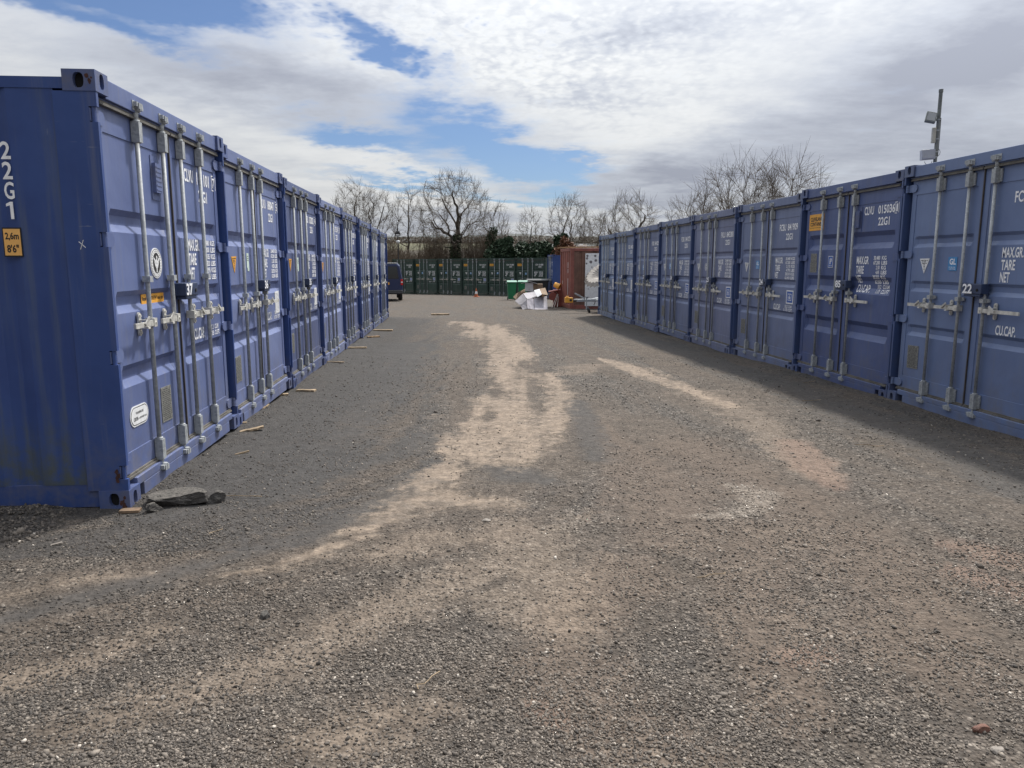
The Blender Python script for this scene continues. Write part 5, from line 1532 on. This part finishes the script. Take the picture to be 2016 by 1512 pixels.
o = mb.build('bucket', M_yellow, None, (1.92, 32.5, .53), smooth=True); tag(o, 'yellow plastic bucket tipped on its side above the broken chair', 'bucket')
mb = MB(); mb.box(-.22, .22, -.2, .2, 0, .72); g0 = float(ground_z(1.95, 32.6))
o = mb.build('crate', M_seat, None, (1.98, 32.65, g0), bevel=.02); tag(o, 'dark red crate behind the broken chair, carrying the bucket', 'crate')

# ------------------------------------------------------------------ trailer in front of the red container
def trailer():
    x0, y0 = 2.62, 27.2; g = float(ground_z(x0, y0))
    c = empty('trailer', (x0, y0, g), R(6), 'galvanised trailer drawbar on a jockey wheel in front of the red container', 'trailer')
    mb = MB()
    mb.box(-.32, 3.2, -.04, .04, .40, .48); mb.box(.35, 3.2, -.50, -.44, .42, .50); mb.box(.35, 3.2, .44, .50, .42, .50); mb.box(.35, .42, -.44, .44, .42, .50)
    M = Matrix.Rotation(R(28), 3, 'Y'); mb.obox((-.20, -.02, .60), (.42, .05, .05), M)
    mb.cyl((-.38, .1, .47), (3.0, -.3, .56), .025, n=8)
    mb.box(.42, 3.1, -.44, .44, .505, .53)
    for k in range(3): mb.box(.45, 1.0, -.46, -.40, .27 - k * .07, .31 - k * .07)
    mb.build('chassis', M_galv, c, bevel=.005)
    mb = MB(); mb.cyl((.03, -.09, .13), (.03, -.09, .56), .025, n=10); mb.cyl((.03, -.09, .56), (.03, -.09, .60), .05, n=10); mb.box(.02, .04, -.12, -.06, .09, .16)
    j = mb.build('jockey_stand', M_galv, c)
    mb = MB(); M = Matrix.Rotation(R(70), 3, 'Y')
    mb.lathe([(.02, -.03), (.09, -.035), (.105, -.02), (.105, .02), (.09, .035), (.02, .03)], (.11, -.09, .105), 18, 0, M); mb.build('jockey_wheel', M_bplas, j)
    mb = MB(); mb.cyl((-.44, 0, .44), (-.30, 0, .44), .04, n=10); mb.build('coupling', M_bplas, c)
    mb = MB(); mb.box(-.74, -.46, -.07, .09, .37, .55); mb.box(-.70, -.60, -.04, .05, .551, .60); mb.cyl((-.54, -.09, .46), (-.54, -.071, .46), .045, n=12, mi=1); mb.build('hitch_lock', [M_yellow, M_bplas], c, bevel=.015)
    for s in (-1, 1):
        mb = MB(); M = Matrix.Rotation(R(90), 3, 'X'); mb.lathe([(.12, -.07), (.25, -.08), (.28, -.05), (.28, .05), (.25, .08), (.12, .07)], (2.3, s * .62, .28), 20, 0, M); mb.build('wheel', M_bplas, c)
trailer()
# ------------------------------------------------------------------ folded fabric parasol leaning by the trailer
def parasol():
    M_fab = simple('beige_canvas', (.36, .33, .30), .8, 0, .15, 3)
    g = float(ground_z(3.35, 28.9))
    c = empty('parasol', (3.35, 28.9, g), 0, 'half open beige pleated parasol on its side beside the red container', 'parasol')
    ax = Vector((-.50, -.42, .72)).normalized(); u = ax.orthogonal().normalized(); v = ax.cross(u)
    tip = Vector((.13, .05, 1.22)); n = 44
    vs = [tip]; prof = [(.12, .10), (.38, .16), (.60, .10), (.74, -.05)]
    for r, h in prof:
        for k in range(n):
            t = 2 * math.pi * k / n; rr = r * (1.0 if k % 2 else .88)
            vs.append(tip + ax * (h + .35 * r) + (u * math.cos(t) + v * math.sin(t)) * rr)
    fs = [(0, 1 + k, 1 + (k + 1) % n) for k in range(n)]
    for i in range(len(prof) - 1): fs += [(1 + i * n + k, 1 + (i + 1) * n + k, 1 + (i + 1) * n + (k + 1) % n, 1 + i * n + (k + 1) % n) for k in range(n)]
    mb = MB(); mb.add(vs, fs); o = mb.build('canopy', M_fab, c); md = o.modifiers.new('thick', 'SOLIDIFY'); md.thickness = .012
    mb = MB()
    for k in range(0, n, 8):
        t = 2 * math.pi * k / n; mb.cyl(tip, tip + ax * .2 + (u * math.cos(t) + v * math.sin(t)) * .72, .008, n=5)
    mb.build('rib', M_bplas, c)
    mb = MB()
    for p in ([(-.30, -.1, .95), (-.10, -.1, .98), (.1, 0, .85), (.25, .05, .7)], [(.1, 0, .62), (-.18, -.15, .40), (-.26, -.2, .22)], [(.12, 0, .66), (.0, -.15, .30), (-.12, -.2, .05)], [(.15, -.02, .66), (.02, -.2, .02)], [(.2, -.02, .66), (.16, -.15, .3), (.24, -.15, .05)]):
        mb.tube([Vector(q) for q in p], .016, 6)
    mb.build('pole', M_bplas, c)
parasol()

# ------------------------------------------------------------------ cone
def cone():
    M_or = simple('orange_cone', (.36, .10, .035), .7, 0, .25, 8)
    x, y = -2.27, 48.3
    c = empty('traffic_cone', (x, y, float(ground_z(x, y))), 0, 'dirty orange traffic cone with a white band in front of the green containers', 'traffic cone')
    MB().box(-.2, .2, -.2, .2, 0, .04).build('base', M_or, c, bevel=.01)
    mb = MB(); mb.lathe([(.12, .03), (.085, .2)], n=16); mb.lathe([(.06, .36), (.025, .55)], n=16); mb.build('body', M_or, c, smooth=False)
    MB().lathe([(.086, .2), (.061, .36)], n=16).build('band', M_white2, c)
cone()

# ------------------------------------------------------------------ poles
def security_pole():
    M_pole = simple('weathered_pole_steel', (.15, .16, .155), .6, .3, .2, 6); M_lamp, N, b = mat('lamp_glass'); b.inputs['Base Color'].default_value = (.25, .26, .27, 1); b.inputs['Roughness'].default_value = .15
    M_cream = simple('cream_plastic', (.40, .385, .33), .6, 0, .1, 6); M_cam = simple('grey_plastic', (.36, .37, .40), .5, 0, .1, 6)
    x, y = 10.27, 19.0; g = -.18
    c = empty('security_pole', (x, y, g), 0, 'steel pole with floodlight and camera box rising behind the right row', 'pole')
    H = 5.74
    mb = MB(); mb.cyl((0, 0, 0), (0, 0, H), .042, n=14); mb.cyl((0, 0, H - .03), (0, 0, H + .04), .050, n=14); mb.build('post', M_pole, c, smooth=False)
    zz = H - .62
    M = Matrix.Rotation(R(20), 3, 'Y') @ Matrix.Rotation(R(-18), 3, 'X') @ Matrix.Rotation(R(-18), 3, 'Z')
    mb = MB(); mb.obox((-.22, -.06, zz), (.23, .09, .26), M); mb.cyl((-.12, 0, zz - .02), (0, 0, zz - .05), .03, n=8); fl = mb.build('floodlight', M_pole, c, bevel=.008)
    mb = MB(); mb.obox(Vector((-.22, -.06, zz)) + M @ Vector((0, -.047, 0)), (.18, .006, .21), M); mb.build('lens', M_lamp, fl)
    MB().box(-.13, -.043, -.035, .035, zz - .58, zz - .22).build('aerial', M_cream, c, bevel=.01)
    M2 = Matrix.Rotation(R(-4), 3, 'Y') @ Matrix.Rotation(R(-12), 3, 'Z')
    mb = MB(); mb.obox((-.22, -.05, zz - .86), (.30, .17, .23), M2); mb.obox((-.26, -.155, zz - .93), (.22, .01, .06), M2); mb.box(-.07, 0, -.03, .03, zz - .92, zz - .8); mb.build('camera_box', M_cam, c, bevel=.02)
    mb = MB(); pts = [Vector((-.18 + .09 * math.cos(t) - .0, -.03, zz - 1.0 + .09 * math.sin(t))) for t in np.linspace(3.3, 6.2, 9)]; mb.tube(pts, .006, 5)
    pts = [Vector((.02 + .08 * math.sin(t), -.01, zz - .80 + .09 * math.cos(t))) for t in np.linspace(.3, 2.9, 9)]; mb.tube(pts, .006, 5)
    mb.tube([Vector((.046, -.02, zz)), Vector((.05, -.02, zz - .4)), Vector((.046, -.02, zz - .9))], .008, 5); mb.build('cable', M_bplas, c)
    for q in (-.05, -.3, -.5, -.8, -.92): MB().cyl((0, 0, zz + q), (0, 0, zz + q + .025), .047, n=14).build('clamp', M_galv, c)
security_pole()
def yard_lamp():
    M_pole = simple('dark_pole_steel', (.05, .05, .055), .6, .3, .2, 6)
    x, y = -9.55, 64.5; g = -.85
    c = empty('lamp_post', (x, y, g), 0, 'thin dark pole with a camera box and white dome behind the green containers', 'pole')
    H = 5.5
    MB().cyl((0, 0, 0), (0, 0, H), .05, .04, 8).build('post', M_pole, c)
    MB().box(-.22, .20, -.15, .15, 4.55, 4.82).box(-.16, .16, -.12, .12, 4.83, 4.93).build('camera_box', M_pole, c, bevel=.02)
    MB().box(-.14, .16, -.16, -.151, 4.58, 4.68).build('lens', M_white2, c)
    MB().lathe([(.04, 4.2), (.15, 4.15), (.17, 4.05), (.10, 3.94), (.03, 3.9)], n=14).build('dome', M_white2, c, smooth=True)
yard_lamp()

# ------------------------------------------------------------------ debris
def tarmac():
    m, N, b = mat('broken_tarmac')
    co = N.tc('Object'); n = N.noise(co, 22, 6, .7); v = N.sep(N.voro(co, 70, 'Color'))[0]
    c = N.mix(N.step(n, .35, .65), (.040, .037, .036), (.085, .079, .073))
    up = N.sep(N.n('ShaderNodeNewGeometry').outputs['True Normal'])[2]
    crust = N.math('MULTIPLY', N.step(N.math('ADD', up, N.math('MULTIPLY', n, .5)), .85, 1.15), .8)      # the old road surface, paler than the broken sides
    c = N.mix(crust, c, N.mix(v, (.07, .065, .058), (.145, .132, .117)))
    N.put(b.inputs['Base Color'], c); b.inputs['Roughness'].default_value = .95
    N.put(b.inputs['Normal'], N.bump(n, .8, .012))
    return m
M_tar = tarmac()
from mathutils import noise as mnoise
def rock(name, label, x, y, size, seed, m, sink=.25, rz=0, cat='rock', group=None, cuts=7, top=None):
    g = random.Random(seed)
    bm = bmesh.new(); bmesh.ops.create_icosphere(bm, subdivisions=5 if size[0] > .12 else 3, radius=.5)
    planes = [(Vector((g.gauss(0, 1), g.gauss(0, 1), g.gauss(0, .6))).normalized(), g.uniform(.24, .40)) for _ in range(cuts)]
    if top: planes.append((Vector(top).normalized(), .26))
    for v in bm.verts:
        for nrm, d in planes:
            q = v.co.dot(nrm) - d
            if q > 0: v.co -= nrm * q
        n_ = v.co * 4 + Vector((seed, seed * 2, 0)); v.co += v.co.normalized() * (mnoise.noise(n_) * .05 + mnoise.noise(n_ * 3) * .028 + mnoise.noise(n_ * 8) * .018)
        v.co.x *= size[0]; v.co.y *= size[1]; v.co.z *= size[2]
    me = bpy.data.meshes.new(name); bm.to_mesh(me); bm.free(); me.materials.append(m)
    o = addobj(name, me, None, (x, y, float(ground_z(x, y)) + size[2] * (.5 - sink) * .55)); o.rotation_euler = (0, 0, R(rz))
    return tag(o, label, cat, group)
rock('tarmac_chunk', 'large dark slab of broken tarmac lying against the near corner of container 37', -2.11, 4.60, (.37, .24, .16), 4, M_tar, .15, 4, top=(-.15, -.2, 1))
rock('tarmac_chunk', 'smaller dark lump of tarmac right of the big slab', -1.90, 4.66, (.15, .13, .11), 9, M_tar, .15, 20)
rock('tarmac_chunk', 'small flat chip of tarmac at the foot of the big slab', -2.20, 4.46, (.13, .09, .08), 12, M_tar, .2, 30)
rock('brick_piece', 'broken piece of red brick lying in the gravel', 1.51, 2.23, (.06, .045, .035), 3, simple('brick_red', (.15, .075, .055), .9, 0, .3, 30), .2, 15, 'brick')
rock('stone', 'dark round stone alone on the pale patch', -1.055, 3.04, (.062, .05, .05), 5, M_tar, .2, 0, 'stone')
M_ps = simple('pale_stone', (.22, .195, .17), .85, 0, .2, 30)
for k, (x, y, s, lab) in enumerate([(-.155, 4.31, .06, 'pale flat stone in the middle of the sandy track'), (1.50, 2.13, .05, 'pale stone chip beside the brick piece'), (.33, 2.72, .035, 'small pale stone in the gravel below the puddle stain'), (-1.2, 2.4, .03, 'small white stone chip in the near left gravel')]):
    rock('stone', lab, x, y, (s, s * .7, s * .45), 30 + k, M_ps, .2, 40 * k, 'stone', 'pale stones')
def splinter(label, x, y, l, w, t, rz, m, seed, tilt=0, notch=True):
    g = random.Random(seed); n = 7; l *= .82; w *= .85
    up = [(-l / 2 + l * k / n, w / 2 * (g.uniform(.55, 1) if notch else 1)) for k in range(n + 1)]; dn = [(l / 2 - l * k / n, -w / 2 * (g.uniform(.3, 1) if notch else 1)) for k in range(n + 1)]
    mb = MB(); mb.prism(up + dn, 0, t, axis='z')
    o = mb.build('wood_piece', m, None, (x, y, float(ground_z(x, y)) + .001)); o.rotation_euler = (R(tilt * .3), R(-tilt), R(rz))
    return tag(o, label, 'wood', 'broken wood beside the left row')
splinter('split board with one end raised, on the gravel near container 37', -2.40, 6.83, .26, .08, .018, 22, M_woodpale, 1, 9)
splinter('flat pale splinter under the corner between containers 37 and 36', -2.62, 7.1, .18, .05, .012, 12, M_woodpale, 2)
splinter('thin white sliver of wood leaning by container 36', -2.66, 7.98, .22, .03, .012, 70, M_woodpale, 3, 14)
splinter('ragged board beside the corner between containers 36 and 35', -2.55, 9.25, .28, .12, .02, -6, M_woodpale, 4)
splinter('small board end under the corner between containers 36 and 35', -2.78, 8.95, .22, .10, .02, 20, M_woodpale, 5)
splinter('long thin batten beside container 34', -2.83, 11.95, .40, .045, .015, -8, M_woodpale, 6)
splinter('broken board at the fourth gap along the left row', -2.98, 14.4, .48, .16, .025, 5, M_woodpale, 7)
splinter('jagged scrap of board between the two far boards of the left row', -3.12, 17.0, .34, .14, .03, 30, M_wood, 8)
splinter('straight plank at the far end of the left row', -3.2, 18.75, .58, .14, .035, 2, M_woodpale, 9, 0, False)
splinter('pale curved scrap lying in the open yard towards the back', -2.45, 25.9, .75, .26, .05, 10, M_woodpale, 10)
splinter('orange offcut wedged under the corner of container 37', -2.34, 4.46, .14, .07, .016, 8, simple('orange_pine', (.17, .115, .075), .85, 0, .3, 14), 11, 0, False)
splinter('white crumpled scrap on the gravel before the long blue wall', -2.46, 3.90, .065, .03, .01, 25, M_ps, 12, 10)
splinter('pale bent strip on the gravel in front of container 37', -2.17, 5.92, .14, .02, .012, 40, M_woodpale, 13, 6)
for k, (x, y, l, rz, lab) in enumerate([(3.42, 8.50, .24, 5, 'pale straw lying in front of container 22'), (3.9, 9.8, .26, 40, 'pale straw near the foot of container 85'), (-.31, 2.52, .13, 60, 'thin dry twig in the near gravel'), (.97, 3.46, .16, 18, 'thin dry twig in the middle of the yard'), (3.0, 6.2, .22, -20, 'dry straw on the dark gravel at the right edge'), (-1.75, 4.75, .24, 5, 'dry reddish twig beside the smaller tarmac lump'), (-1.66, 4.05, .10, 60, 'thin white twig in front of the tarmac slab')]):
    mb = MB(); g = random.Random(k); a = R(rz)
    pts = [Vector(((t - .5) * l * math.cos(a) + g.uniform(-.012, .012), (t - .5) * l * math.sin(a) + g.uniform(-.012, .012), .012 + g.uniform(0, .008))) for t in np.linspace(0, 1, 6)]
    mb.tube(pts, .0028 if l > .14 else .002, 5)
    o = mb.build('twig', M_woodpale, None, (x, y, float(ground_z(x, y)))); tag(o, lab, 'twig', 'dry twigs on the gravel')
# loose lumps heaped along the foot of the long blue wall
g = random.Random(55)
